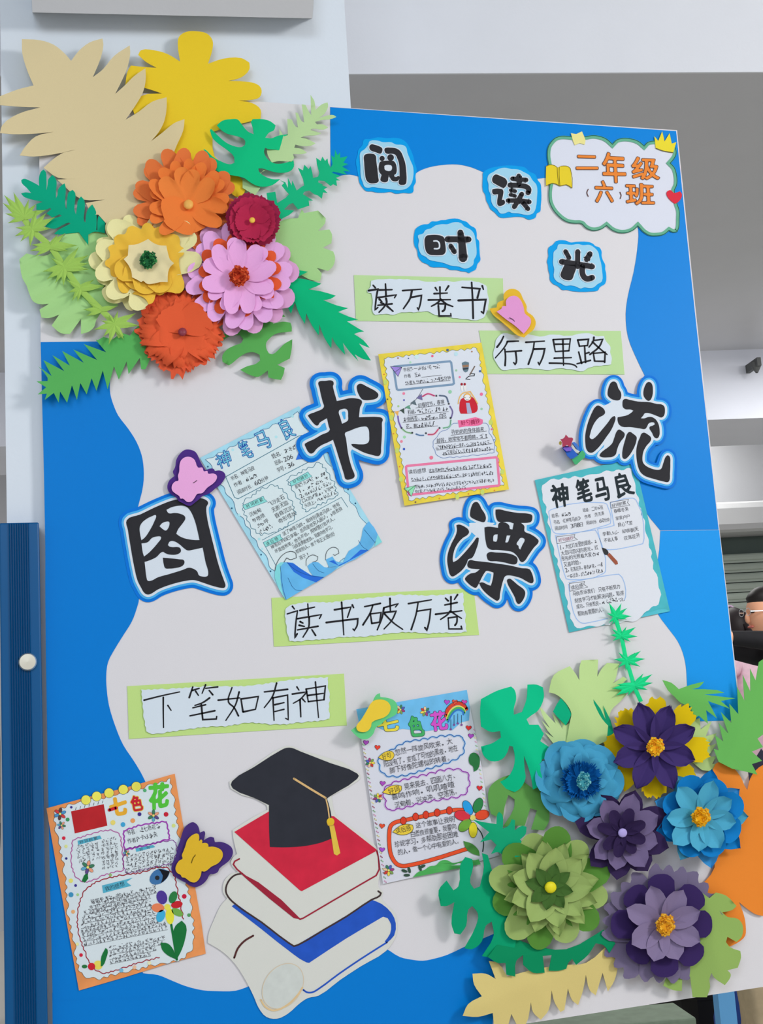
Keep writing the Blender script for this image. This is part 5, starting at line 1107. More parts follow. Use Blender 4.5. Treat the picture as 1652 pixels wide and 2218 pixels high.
B.line(pts(f, '205,932 175,948 166,968 190,1000 220,1025 400,1165 600,1325 620,1318 800,1212 1000,1095 1095,1040 1115,1000 1110,920 1098,880'), 3.2, dr, sm=0); B.poly(pts(f, '200,1015 330,1085 480,1200 605,1325 560,1318 400,1190 260,1070'), dr, .0001)
B.build('red_book_edge', T)
B = Flat(.0031); B.line(smoothed(pts(f, '225,1028 180,1036 140,1070 118,1120 122,1160 160,1210 350,1345 520,1475 560,1500 590,1490 760,1390 900,1308 1065,1198 1118,1172 1126,1155 1108,1142'), False, 3, 40), 3.6, col(62, 48, 48)); B.build('brown_book_line', T)
B = Flat(.0029)
B.poly(smoothed(pts(f, '155,1240 182,1222 565,1500 1070,1200 1130,1225 1195,1285 1222,1350 1212,1430 1165,1478 1150,1470 1185,1420 1192,1360 1170,1318 1140,1308 900,1450 660,1608 640,1605 560,1555 350,1390'), True, 2, 40), BLU)
B.line(smoothed(pts(f, '1165,1475 1000,1580 850,1682 720,1778 680,1800 645,1800 622,1785'), False, 3, 40), 3.6, BLU); B.build('blue_book_cover', T)
B = Flat(.0031); B.line(pts(f, '172,1575 195,1515 240,1465 295,1432'), 4.2, col(80, 42, 42), sm=4)
q = [(490 + 132 * math.cos(a) * math.cos(-.5) - 152 * math.sin(a) * math.sin(-.5) * -1, 0) for a in ()]
el = []
for i in range(40):
    a = 6.283 * i / 40; u, v = 160 * math.cos(a), 120 * math.sin(a); r_ = -.95; el.append(f(488 + u * math.cos(r_) - v * math.sin(r_), 1760 + u * math.sin(r_) + v * math.cos(r_)))
B.poly(el, col(196, 201, 196)); B.line(el, 1.6, col(205, 190, 165), .0001, closed=True)
B.line(pts(f, '345,1850 375,1895 430,1918 520,1880 590,1810 615,1770'), 4, col(212, 185, 140), .0002, sm=4); B.build('scroll_lines', T)
# ------------------------------------------------------------ butterflies
def butterfly(f, big, small, cb, cs_, lab, h=.008, hf=None, slit=None):
    b = pts(f, big); T = thing('paper_butterfly', sum(p[0] for p in b) / len(b), sum(p[1] for p in b) / len(b), h, lab, 'butterfly', 'two-layer paper butterflies')
    hf = hf or (lambda x, y: 0.0)
    sheet('lower_wings', b, mat(cb, .7, 'card'), h, T, sm=3, grid=7, hf=hf)
    sheet('upper_wings', pts(f, small), mat(cs_, .7, 'card'), h + .005, T, sm=3, grid=7, hf=hf, corner=80)
    if slit:
        s = pts(f, slit); B = Flat(h + .0058 + hf(*s[1])); B.line(s, 1.6, mat(tuple(int(c * .45) for c in cs_), .7, 'ink'), 0, sm=3); B.build('slit', T)
butterfly(fr(240, 960, 5.5067), '770,270 780,200 820,130 880,80 950,78 1010,105 1060,200 1090,260 1130,320 1200,300 1230,310 1240,330 1300,325 1350,350 1367,390 1340,450 1300,500 1240,545 1200,580 1150,610 1100,625 1050,670 1000,710 950,745 920,745 850,710 810,690 775,640 720,610 680,560 675,500 700,440 760,390 740,340 760,300',
  '820,250 840,200 890,165 950,165 1000,200 1040,290 1090,290 1110,335 1150,330 1160,362 1220,360 1262,385 1260,430 1220,480 1150,530 1090,595 1030,605 1000,650 960,695 910,700 860,660 830,660 815,630 770,600 730,560 730,500 770,455 805,445 800,390 815,340', (72, 42, 122), (222, 160, 208), 'purple butterfly with pink upper wings, above the character 图', slit='980,475 1005,460 1028,442')
butterfly(fr(750, 580, 3.8419), '1310,220 1340,185 1390,175 1440,200 1470,260 1500,320 1500,360 1550,400 1575,450 1560,510 1500,560 1480,580 1420,560 1350,500 1280,440 1220,390 1190,340 1250,330 1260,290 1310,270',
  '1330,270 1360,240 1410,235 1450,270 1475,330 1485,380 1530,420 1535,460 1500,520 1475,548 1400,480 1330,430 1250,365 1290,340 1300,320 1330,320', (238, 178, 52), (218, 148, 200), 'orange butterfly with pink upper wings, beside the topmost green strip', h=.010, hf=lambda x, y: .0003 * ((x - 1060) * .6 - (y - 620) * -.05), slit='1355,415 1385,430 1408,458')
butterfly(fr(740, 1480, 4.72), '95,480 160,430 230,340 300,230 350,120 390,100 395,140 470,150 540,180 570,240 560,310 500,350 440,380 400,420 350,450 320,520 260,570 190,565 130,520',
  '150,440 200,370 260,270 310,190 350,170 430,170 480,200 500,250 480,310 430,350 340,380 305,405 300,440 260,490 200,498 160,480', (95, 192, 125), (236, 190, 58), 'green butterfly with yellow upper wings, on the top left corner of the rainbow poster', h=.016, hf=lambda x, y: .00035 * ((850 - x) * .7 + (1540 - y) * .1) * (1 if x < 850 else .3))
butterfly(fr(350, 1750, 9.7176), '400,650 430,540 480,420 560,340 650,300 710,320 770,390 805,520 850,500 895,485 915,520 905,600 885,690 950,640 1030,610 1100,625 1120,720 1250,715 1380,760 1470,830 1500,920 1480,1020 1400,1130 1220,1270 1180,1350 1100,1390 1020,1395 960,1500 880,1590 780,1650 700,1665 600,1640 500,1570 400,1520 280,1440 215,1350 205,1250 250,1110 300,1010 330,850',
  '500,800 540,680 620,590 720,540 770,550 790,600 785,700 830,660 855,690 850,745 920,735 975,760 985,820 1080,815 1200,850 1270,910 1288,1000 1260,1080 1180,1170 1040,1240 960,1310 900,1340 840,1330 820,1430 760,1530 690,1570 600,1550 520,1490 480,1465 430,1460 400,1410 330,1370 290,1290 310,1200 370,1110 440,1065 425,1000 460,910', (66, 44, 112), (212, 172, 44), 'purple butterfly with yellow upper wings, between the orange poster and the books', slit='715,985 660,1060 625,1165')

# star-shaped push ornament left of 流
f = fr(1180, 920, 15.018)
T = thing('push_clip', 1232, 970, .01, 'small plastic clip with dark red star and blue-green blocks, left of the character 流', 'clip')
def prism(name, s, h0, h1, m, sm=0, lab=None):
    p = pts(f, s); p = smoothed(p, True, 3) if sm else p; n = len(p)
    V = [P(a, b, h0) for a, b in p] + [P(a, b, h1) for a, b in p]
    tr = tessellate_polygon([[Vector((a, b, 0)) for a, b in p]])
    F = [(i, (i + 1) % n, n + (i + 1) % n, n + i) for i in range(n)] + [tuple(t) for t in tr] + [tuple(i + n for i in t) for t in tr]
    return mesh(name, V, F, m, T)
def plastic(c, rough=.15):
    m = mat(c, rough, 'plastic'); m.node_tree.nodes['Principled BSDF'].inputs['Transmission Weight'].default_value = .15; return m
prism('blue_block', '560,760 620,690 800,690 880,760 1080,990 920,1100 830,1110 720,1010 670,900', .002, .030, plastic((22, 92, 190)))
prism('green_block', '870,1120 1080,990 1180,850 1240,840 1320,960 1290,1070 1150,1180 1030,1300 960,1280', .002, .026, plastic((60, 172, 110)))
prism('blue_prong', '880,580 960,560 1030,620 1190,840 1130,880 1060,830 960,690', .001, .006, plastic((55, 120, 205)))
prism('clear_bar', '850,700 900,655 1000,790 1130,865 1080,950 940,860', .001, .008, plastic((222, 225, 210)))
prism('violet_gem', '580,760 700,700 880,740 850,850 700,870', .028, .036, plastic((120, 90, 200)))
s_ = prism('star', '675,315 765,415 880,418 920,460 890,540 860,600 850,680 790,720 720,660 620,715 560,715 560,600 540,530 490,480 590,450 640,400', .034, .042, plastic((165, 48, 78)))
prism('yellow_pin', '450,590 470,545 510,530 545,560 540,640 500,665 460,640', .02, .03, plastic((232, 215, 110)))

# ------------------------------------------------------------ leaves
def leaf(f, s, c, lab, h, hf=None, grid=11, name='paper_leaf', sm=3, corner=50, group='cut paper leaves', th=.0006, holes=(), px=None):
    p = pts(f, s) if isinstance(s, str) else s
    o = sheet(name, p, mat(c, .75, 'card'), h, None, th=th, sm=sm, corner=corner, hf=hf, grid=grid if hf else None, holes=[pts(f, x) for x in holes])
    return tag(o, lab, 'leaf', group)
def fold(ax, ay, bx, by, amp, base=.0, tip=0.0):
    """paper folded along the line a-b: sides drop away from the ridge; tip lifts towards b"""
    L = math.hypot(bx - ax, by - ay); ux, uy = (bx - ax) / L, (by - ay) / L
    def g(x, y):
        t = ((x - ax) * ux + (y - ay) * uy) / L; d = abs((x - ax) * -uy + (y - ay) * ux)
        return base - amp * min(1.5, d / 60.0) + tip * max(0, min(1.2, t)) ** 2 + .0012 * math.sin(x / 23.0) * math.sin(y / 31.0)
    return g
f0 = fr(0, 0, 2.065)
leaf(f0, '98,175 180,180 240,200 290,240 318,272 350,230 400,190 458,172 462,200 450,260 415,345 460,310 510,250 580,203 582,240 570,300 545,360 515,420 560,380 600,340 650,305 652,350 640,410 600,480 562,535 620,500 680,455 745,435 745,480 735,540 710,590 675,632 730,590 780,550 825,533 820,580 790,650 765,710 720,780 660,860 640,960 600,1040 500,1020 440,960 400,960 390,920 382,908 468,893 370,892 330,870 290,835 255,803 390,797 260,795 195,750 240,710 290,680 340,670 240,690 150,700 88,695 110,660 160,610 240,590 150,598 60,600 0,595 10,560 80,510 180,480 100,478 0,470 0,430 80,400 150,382 120,310 100,240',
     (206, 190, 148), 'large sandy palm leaf with pointed fingers at the top left corner', .006, hf=lambda x, y: .004 + .012 * min(1, math.hypot(x - 190, y - 280) / 190) ** 2, grid=17, corner=40)
leaf(f0, '795,200 800,165 830,143 880,140 925,150 950,180 950,220 930,285 1000,262 1080,260 1115,280 1115,310 1080,345 1020,362 1100,365 1155,380 1170,405 1160,435 1120,447 1065,450 1130,462 1165,490 1165,530 1130,540 1050,560 950,590 960,700 1080,800 1098,850 1070,885 1040,870 980,760 900,720 760,712 640,600 590,480 608,468 630,430 725,418 642,392 560,380 570,320 585,293 650,300 700,303 650,275 618,245 630,225 690,225 750,242 805,275',
     (226, 190, 42), 'large yellow leaf with rounded fingers behind the sandy one', .003, hf=lambda x, y: .001 + .006 * min(1, math.hypot(x - 400, y - 200) / 160) ** 2, grid=16, corner=60)
f3 = fr(400, 200, 3.671); f4 = fr(400, 500, 3.671); f2 = fr(0, 400, 3.304); g1 = fr(0, 360, 6.3538); g2 = fr(30, 480, 5.5067)
leaf(f3, '1000,20 1030,70 1040,140 1090,95 1135,80 1140,110 1110,170 1065,205 1130,185 1180,180 1205,195 1170,210 1080,222 1035,235 1050,255 1100,255 1140,280 1100,297 1010,290 1000,300 1050,315 1085,325 1050,340 960,345 920,360 970,370 1040,405 1000,425 920,425 880,415 870,440 930,450 970,480 940,490 860,490 870,520 850,550 700,555 560,700 600,760 560,820 460,760 460,690 640,620 690,555 660,500 650,440 750,350 750,290 790,350 820,340 815,210 850,215 880,270 900,280 880,160 900,165 930,230 950,240 930,95 960,100 990,160 1005,180',
     (172, 202, 146), 'pale green fern leaf reaching up over the blue edge beside the yellow leaf', .008, hf=fold(560, 420, 680, 220, .006, .010, .012), grid=8)
leaf(f3, '255,262 300,225 370,213 420,215 450,250 500,310 548,333 540,280 525,235 540,213 620,213 680,230 722,262 710,300 670,320 640,360 690,365 740,345 820,333 845,380 850,430 830,460 780,465 720,455 660,450 640,440 630,470 650,520 700,560 760,568 865,540 868,590 840,625 760,640 680,625 620,605 585,605 590,630 640,670 700,690 760,690 700,735 640,750 580,745 520,715 470,680 380,660 290,640 210,590 175,530 150,450 170,460 220,510 290,550 360,572 395,560 390,510 340,460 270,410 220,360 200,300 210,290 260,340 330,400 400,430 450,435 478,420 480,385 460,365 400,345 340,330 290,300',
     (10, 178, 118), 'bright green split leaf lying over the yellow leaf above the dark red flower', .020, hf=fold(545, 300, 500, 390, .008, .008, .004), grid=9)
leaf(f3, '1195,455 1215,500 1235,475 1235,520 1295,508 1260,560 1300,570 1250,590 1315,628 1260,625 1290,655 1230,640 1180,630 1170,640 1240,665 1200,680 1235,700 1205,700 1210,745 1180,730 1160,745 1110,705 1065,700 1060,715 1100,735 1090,740 1135,755 1105,770 1135,800 1100,795 1090,845 1060,820 1030,810 990,780 950,790 940,810 1020,860 985,860 990,900 930,920 900,930 860,880 830,890 790,930 870,940 830,975 780,1000 740,1030 730,980 700,930 660,870 650,800 720,790 735,880 800,840 830,810 810,790 770,740 790,720 760,700 800,715 820,760 820,680 850,740 855,700 890,780 930,750 950,740 940,690 900,600 940,620 950,575 985,610 1000,585 1015,640 1020,680 1060,670 1070,640 1050,570 1045,520 1080,545 1095,510 1115,545 1135,525 1140,560 1160,600 1175,570 1165,500 1190,520',
     (20, 170, 118), 'green vine of little fan leaves reaching towards the character 阅', .014, hf=fold(600, 440, 750, 330, .004, .010, .006), grid=8, sm=0)
leaf(f3, '690,1180 720,1060 800,1010 900,1000 930,930 950,960 1060,940 1120,1000 1115,1040 1060,1100 1150,1090 1170,1130 1165,1200 1095,1235 1180,1265 1195,1310 1180,1380 1140,1420 1050,1395 1090,1440 1075,1505 1000,1490 920,1450 830,1400 700,1340 640,1250',
     (158, 200, 134), 'pale green rounded fan leaf right of the pink flower', .006, hf=fold(590, 560, 720, 530, .003, .006, .008), grid=11)
leaf(f4, '790,330 850,310 980,325 930,350 880,375 960,385 1085,420 1050,440 980,465 1080,480 1200,515 1160,540 1100,550 1200,590 1300,615 1270,625 1220,645 1300,680 1380,705 1340,712 1290,720 1370,770 1425,800 1390,805 1345,820 1420,870 1470,930 1430,915 1385,895 1440,970 1480,1030 1420,1020 1350,980 1380,1035 1310,960 1258,890 1275,985 1200,900 1170,845 1165,935 1110,850 1070,745 1065,830 1010,750 965,655 955,740 910,660 875,565 845,660 820,610 790,560 740,420',
     (4, 168, 112), 'long bright green palm leaf pointing down right below the pink flower', .014, hf=fold(610, 600, 800, 775, .010, .012, .014), grid=9, sm=2)
leaf(f4, '290,860 340,790 400,760 520,800 620,770 640,690 680,655 760,650 800,682 740,685 700,740 780,722 840,730 850,760 850,800 800,805 720,820 670,860 648,890 650,940 670,975 700,980 740,950 790,900 855,862 850,940 835,1015 735,1065 795,1090 785,1140 765,1185 715,1178 665,1165 660,1110 620,1140 585,1160 530,1150 440,1105 500,1075 560,1060 600,1030 595,985 550,965 500,968 440,1000 380,1050 350,1070 300,1040 300,990 340,940 400,910 450,890 465,860 440,830 380,830 320,860 300,880',
     (84, 160, 80), 'mid green split leaf under the pink and red flowers', .008, hf=fold(500, 740, 620, 800, .002, .006, .002), grid=10)
leaf(f2, '700,1112 740,1090 800,1110 870,1060 930,1080 1000,1000 1080,1000 1090,1150 1080,1230 1040,1320 1010,1320 1000,1240 920,1355 905,1265 850,1395 815,1300 770,1465 735,1330 690,1475 655,1385 620,1500 575,1420 550,1540 515,1435 480,1560 430,1480 420,1560 385,1490 320,1540 335,1495 270,1500 330,1450 262,1408 340,1405 340,1380 275,1300 370,1370 310,1255 460,1335 375,1220 500,1295 445,1190 600,1275 525,1180 695,1255 600,1140 760,1200 685,1110',
     (84, 166, 86), 'mid green spiky palm leaf pointing left over the blue edge below the red flower', .012, hf=fold(300, 750, 90, 850, .007, .010, .008), grid=9, sm=2)
leaf(g1, '540,270 535,180 560,80 598,45 630,80 640,180 640,330 655,250 665,180 720,120 765,170 780,230 770,340 770,440 790,400 800,320 840,270 890,235 905,300 900,420 900,560 915,590 925,440 945,360 1000,325 1035,370 1030,500 1025,600 1045,665 1060,560 1070,480 1115,415 1160,470 1165,600 1155,750 1175,775 1190,640 1210,590 1270,525 1320,620 1330,750 1325,880 1340,880 1345,720 1370,660 1412,620 1450,690 1445,800 1440,920 1300,900 1215,940 1215,1085 1190,1050 1085,910 900,930 800,940 745,930 800,880 970,790 950,775 900,790 750,860 620,830 700,740 850,685 820,662 720,705 640,650 705,590 690,575 620,600 500,600 500,520 590,490 430,455 395,445 330,420 290,375 350,360 430,370 370,300 300,230 292,190 330,172 400,195 470,230',
     (2, 154, 118), 'teal fern leaf with narrow fingers left of the yellow flower', .018, hf=fold(215, 520, 60, 400, .005, .006, .008), grid=8)
leaf(g2, '65,450 150,380 250,400 400,400 500,300 640,130 760,100 880,270 890,95 1000,110 1120,170 1200,500 1100,700 1060,800 1250,1000 1100,1030 980,1180 960,1250 900,1310 800,1340 800,1160 670,1340 560,1330 450,1240 540,1110 420,1150 330,1145 305,1050 420,980 310,985 230,950 185,860 150,760 100,670',
     (158, 202, 132), 'large pale green fan leaf left of the yellow flower', .008, hf=lambda x, y: .010 + .0045 * math.sin((x * .55 + y) / 13.0) * min(1, math.hypot(x - 215, y - 560) / 130), grid=8)
def rosette(pts_, c, f_):
    pass
def vine(name, nodes, stem, wd, c, lab, h, group='cut paper leaves', hf=0.004):
    """stem with bursts of narrow leaflets; nodes = [(cx, cy, [(tipx, tipy), ...]), ...]"""
    T = thing(name, nodes[0][0], nodes[0][1], h, lab, 'leaf', group); m = mat(c, .75, 'card')
    V = []; F = []
    st = resample(smoothed(stem, False, 4), 4, False)
    for i, p in enumerate(st):
        a, b = st[max(0, i - 1)], st[min(len(st) - 1, i + 1)]; l = math.hypot(b[0] - a[0], b[1] - a[1]); nx, ny = -(b[1] - a[1]) / l, (b[0] - a[0]) / l
        for s, hh in ((-1, 0), (0, .0015), (1, 0)): V.append(P(p[0] + nx * wd / 2 * s, p[1] + ny * wd / 2 * s, h + hh))
    for i in range(len(st) - 1):
        for j in range(2): a = i * 3 + j; F.append((a, a + 1, a + 4, a + 3))
    mesh('stem', V, F, m, T, smooth=True)
    for cx, cy, tips in nodes:
        V = []; F = []
        for (tx, ty) in tips:
            dx, dy = tx - cx, ty - cy; L = math.hypot(dx, dy); ux, uy = dx / L, dy / L; w_ = max(3.2, L * .17); o = len(V)
            for i in range(7):
                u = i / 6; ww = w_ * (1 - u) ** .8 * (.75 + .5 * math.sin(3.14 * min(1, u * 1.1)))
                for s in (-1, 0, 1): V.append(P(cx + dx * u - uy * ww * s, cy + dy * u + ux * ww * s, h + .002 + hf * u * u + (.0022 if s == 0 else 0)))
            for i in range(6):
                for j in range(2): a = o + i * 3 + j; F.append((a, a + 1, a + 4, a + 3))
        mesh('leaflet_fan', V, F, m, T, smooth=False)
    return T
G1 = lambda s: pts(g1, s); G2 = lambda s: pts(g2, s)
n_ = [(*g1(330, 700), G1('55,395 185,355 35,505 68,652 102,785 395,455 500,515 640,600')), (*g1(440, 860), G1('210,845 198,965 280,1040 412,1112 705,860 760,700 640,640 500,600')),
      (*g1(690, 1100), G1('430,1080 410,1165 480,1240 900,920 1070,1090 800,930 940,1170')), (*g2(600, 540), G2('775,300 890,400 895,500 900,572 340,595 390,690 490,740 590,770 440,430')),
      (*g2(790, 790), G2('1085,768 640,850 690,950 620,690 760,960 960,690')), (*g2(1040, 1050), G2('820,1050 860,1130 1240,1010 880,960')), (*g2(1200, 1220), G2('1240,1060 1460,1090 1500,1240 950,1290 1060,1380 1130,1470 1310,1410 1030,1180 1130,1110'))]
vine('spiky_vine', n_, [(45, 462), (68, 497), (108, 533), (139, 578), (173, 625), (219, 671), (248, 702), (262, 730)], 13, (150, 188, 88), 'yellow-green spiky vine running down the left side over the pale fan leaf', .026)

# lower right leaves
r1 = fr(1000, 1400, 2.5337); r2 = fr(950, 1750, 2.3533); g8 = fr(1130, 1420, 5.6966); rt = fr(1500, 1250, 6.3355); rb = fr(1380, 1600, 3.5882)
leaf(r1, '105,290 190,245 270,220 290,240 298,290 285,340 285,375 330,360 355,290 360,210 410,210 445,225 450,280 420,350 380,380 355,400 370,430 420,430 450,480 430,520 490,560 480,610 440,620 430,680 440,720 420,770 390,785 380,720 360,650 340,600 345,680 350,720 320,780 290,800 240,780 195,750 250,720 285,660 290,600 280,550 260,545 250,580 220,620 160,630 120,600 105,550 170,530 215,500 210,465 160,470 105,440 100,360',
     (4, 180, 128), 'bright green split leaf right of the rainbow poster', .018, hf=fold(1050, 1515, 1180, 1680, .016, .020, .0), grid=10)
leaf(g8, '330,455 395,240 590,130 660,220 708,305 710,150 735,60 940,48 930,260 980,170 1050,90 1200,100 1180,180 1150,300 1120,345 1250,260 1300,290 1180,400 1290,480 1220,560 1100,680 1060,900 1050,1050 900,1110 600,1100 540,1100 590,830 610,710 560,610 480,520 400,470',
     (178, 206, 138), 'large pale green fan leaf above the light blue flower', .006, hf=fold(1200, 1460, 1290, 1590, .008, .014, 0), grid=11)
leaf(g8, '215,635 245,650 320,740 415,838 370,700 440,790 502,908 465,758 540,862 592,830 580,1010 610,1080 560,1115 400,1100 275,938 392,1012 320,930 240,798 348,900 270,780', (184, 210, 148), 'small pale fern tip beside the bright green split leaf', .010, sm=0)
leaf(g8, '385,690 430,600 480,525 550,600 612,720 580,800 540,862 480,800 430,750', (4, 164, 118), 'green diamond-shaped leaf tip on the pale fan leaf', .0165, sm=0)
F3 = fr(1140, 980, 5.0061)
n_ = [(1332.8, 1335.6, pts(F3, '893,1625 1030,1632 1092,1685 1142,1775 1090,1810 870,1742 890,1850 930,1870')), (1345.7, 1377.5, pts(F3, '1085,1885 1187,1893 1205,1995 1130,2055 920,1910 900,1978 930,2045')),
      (1358, 1430.5, pts(g8, '1522,40 1462,138 1128,45 1185,150 1280,195 1400,-40 1190,-40 1470,-60')), (1374, 1485, pts(g8, '1500,218 1612,228 1618,335 1555,425 1165,355 1105,408 1155,495 1300,500'))]
vine('fan_leaf_vine', n_, [(1331, 1330), (1336, 1350), (1345, 1378), (1356, 1430), (1364, 1455), (1374, 1488), (1388, 1520)], 9, (28, 205, 132), 'thin bright green vine with four fan leaves climbing over the teal poster corner', .012)
leaf(r1, '1100,185 1150,200 1190,235 1260,210 1330,193 1300,225 1260,235 1400,240 1440,255 1330,265 1500,285 1420,300 1470,342 1350,300 1400,395 1340,350 1350,425 1300,380 1270,400 1255,330 1200,310 1170,280 1130,240', (98, 172, 84), 'small mid green fern leaf across the blue edge above the dark purple flower', .016, hf=fold(1440, 1490, 1560, 1530, .006, .010, .004), grid=8, sm=2)
leaf(None, [(1497, 1562), (1515, 1555), (1517, 1580), (1541, 1562), (1528, 1595), (1552, 1588), (1532, 1618), (1552, 1610), (1532, 1640), (1550, 1638), (1542, 1655), (1566, 1652), (1550, 1672), (1520, 1668), (1500, 1652), (1485, 1600)], (172, 198, 128), 'pale fern leaf between the dark purple flower and the palm leaf', .012, sm=0)
leaf(None, [(1690, 1400), (1652, 1428), (1643, 1434), (1636, 1474), (1624, 1448), (1624.7, 1498), (1608, 1461), (1612, 1518), (1596, 1488), (1598.6, 1547), (1579, 1524), (1583.6, 1566), (1560.7, 1542), (1577, 1589), (1556, 1566), (1566, 1606), (1548, 1592), (1556, 1625), (1545, 1622), (1556, 1650), (1585, 1665), (1618, 1672), (1640, 1678), (1628, 1655), (1650, 1648), (1628, 1628), (1652, 1618), (1640, 1600), (1660, 1585), (1690, 1520)], (98, 170, 84), 'mid green palm leaf standing up past the right edge of the board', .020, hf=fold(1580, 1650, 1660, 1450, .010, .014, .0), grid=9, sm=0)
leaf(rb, '605,200 640,180 700,185 760,240 810,310 830,360 855,400 870,330 900,270 976,205 1060,200 1120,400 1180,700 1130,1100 1050,1300 976,1378 920,1365 850,1320 790,1270 830,1380 842,1460 838,1530 800,1572 715,1618 650,1580 600,1400 500,1240 480,1160 600,1000 560,700 560,400',
     (246, 128, 46), 'large orange leaf with rounded lobes at the right edge of the board', .003, hf=lambda x, y: .003 + .007 * min(1, math.hypot(x - 1600, y - 1880) / 180) ** 2 + .002 * math.sin(x / 30) , grid=13)
leaf(rb, '480,1180 560,1240 610,1195 690,1220 770,1300 740,1330 660,1350 700,1385 780,1400 818,1450 810,1540 770,1580 700,1540 688,1580 720,1620 800,1650 805,1700 780,1780 700,1800 725,1830 720,1860 680,1915 600,1860 575,1820 560,1870 565,1930 540,2010 430,2010 410,1850 350,1840 345,1960 280,1955 200,1920 250,1800 350,1600 400,1400',
     (136, 166, 88), 'light green split leaf at the lower right under the lilac flower', .020, hf=fold(1530, 1960, 1560, 2120, .009, .012, .006), grid=10)
leaf(r2, '255,780 300,790 350,860 500,820 650,800 750,790 870,690 900,720 912,800 895,880 862,935 835,840 800,955 770,930 750,850 735,930 710,1005 680,980 658,920 640,1030 620,1040 590,990 575,930 560,1030 520,1080 480,1040 470,990 440,1110 410,1130 370,1050 350,1120 285,1130 275,1045 200,1065 122,1060 150,1000 220,960 180,900 172,845 240,845 290,872',
     (206, 188, 120), 'sandy leaf with pointed fingers at the bottom of the board', .008, hf=fold(1330, 2050, 1010, 2190, .008, .014, .004), grid=11)
leaf(r2, '250,760 340,640 480,700 650,720 840,620 900,690 870,740 840,700 800,690 760,750 700,800 680,770 660,790 650,820 610,830 560,830 575,750 530,755 540,840 480,840 430,800 430,750 395,780 390,860 345,850 340,790 300,790', (4, 132, 86), 'dark green split leaf under the green flower, over the sandy leaf', .022, hf=fold(1060, 2080, 1330, 2040, .006, .008, .0), grid=9)
leaf(r2, '0,420 40,370 75,420 100,400 110,290 135,250 170,260 175,300 160,380 180,412 210,400 230,300 220,230 250,240 275,330 300,390 350,400 400,500 390,700 360,760 300,768 220,755 280,650 270,580 240,600 220,680 170,720 130,715 190,600 200,540 170,500 150,520 140,600 110,645 80,640 65,590 80,480 40,500 10,500',
     (4, 150, 104), 'green split leaf with long lobes left of the green flower', .022, hf=fold(1100, 2000, 960, 1920, .006, .010, .008), grid=9)
leaf(r1, '60,950 120,965 190,975 195,920 205,908 222,925 225,1000 255,985 275,948 292,955 290,1010 330,985 355,990 350,1030 320,1060 345,1100 330,1150 250,1160 200,1130 160,1140 190,1090 160,1060 100,1075 150,1020', (14, 152, 108), 'small dark green vine tip crossing the bottom right of the rainbow poster', .030, hf=fold(1030, 1775, 1140, 1840, .004, .006, 0), grid=8)
leaf(r1, '150,780 200,730 280,700 390,780 430,720 475,880 478,960 450,1010 380,1005 412,900 375,888 345,985 280,985 225,990 285,890 290,840 255,815 235,880 225,950 160,920 148,870', (92, 150, 74), 'mid green split leaf behind the light blue flower', .010, hf=fold(1100, 1700, 1150, 1800, .003, .006, 0), grid=10)
leaf(None, [(1285, 1515), (1300, 1535), (1312, 1560), (1306, 1528), (1322, 1560), (1330, 1590), (1325, 1620), (1300, 1605), (1290, 1560)], (10, 150, 105), 'small teal leaf tip between the pale fan leaf and the dark purple flower', .016, sm=0)

# ------------------------------------------------------------ flowers
def flower(cx, cy, h, lab): return thing('paper_flower', cx, cy, h, lab, 'flower', 'layered paper flowers')
def M_(c): return mat(c, .8, 'card')
# upper cluster
T = flower(408, 440, .02, 'orange flower with a small pale orange bead, topmost of the upper cluster')
o1, o2, o3 = M_((214, 112, 58)), M_((224, 118, 54)), M_((228, 124, 58))
ring(T, 404, 437, 0, [-122, -82, -44, -8, 30, 60, 148, 180, -150], 116, 78, 'heart', .020, .034, o1, seed=1, ja=.04, crease=.003)
ring(T, 406, 438, 0, [-100, -58, -18, 22, 140, 185, -140], 88, 64, 'heart', .025, .046, o2, seed=2, crease=.005, ja=.05)
ring(T, 407, 440, 0, [-120, -62], 76, 80, 'heart', .031, .050, o3, seed=3, crease=.003, ja=.02)
ring(T, 408, 446, 0, [65, 118, 10, 165], 62, 64, 'square', .032, .044, o2, seed=4)
bead('bead', 408, 443, 11, .040, mat((236, 168, 84), .5, 'plastic'), T)
T = flower(320, 563, .02, 'pale yellow flower with golden inner petals and a green centre')
y1, y2, y3 = M_((222, 216, 158)), M_((230, 178, 62)), M_((220, 206, 160))
def cup(cx, cy, r, base, rise, n, amp, ph=0.0):
    def g(x, y):
        d = math.hypot(x - cx, y - cy) / r; a = math.atan2(y - cy, x - cx)
        return base + rise * min(1.3, d) ** 1.6 + amp * math.sin(n * a + ph) * min(1, d * d) + .0012 * math.sin(x / 5.0 + ph) * math.sin(y / 6.0) * min(1, d)
    return g
fy = fr(180, 440, 6.608)
sheet('petal_layer', pts(fy, '820,215 840,150 900,90 960,78 1050,90 1085,140 1100,192 1200,163 1280,215 1305,270 1325,330 1400,298 1480,290 1550,335 1590,420 1585,500 1560,552 1520,640 1470,662 1480,900 1480,1150 1300,1300 1100,1400 940,1475 850,1525 800,1482 700,1540 620,1512 580,1450 560,1410 480,1435 350,1410 275,1310 270,1240 330,1182 220,1130 188,1050 200,1000 232,975 120,922 75,820 110,730 180,692 245,692 200,600 192,540 250,495 360,482 318,380 330,290 420,232 520,250 570,318 578,210 650,165 740,190 790,225'), y1, .020, T, sm=3, corner=75, grid=6, hf=cup(320, 563, 125, 0, .010, 8, .0035))
ring(T, 320, 562, 0, [-55, -12, 150, 118, -150], 112, 96, 'heart', .021, .040, y1, seed=6, crease=.002, ja=.02)
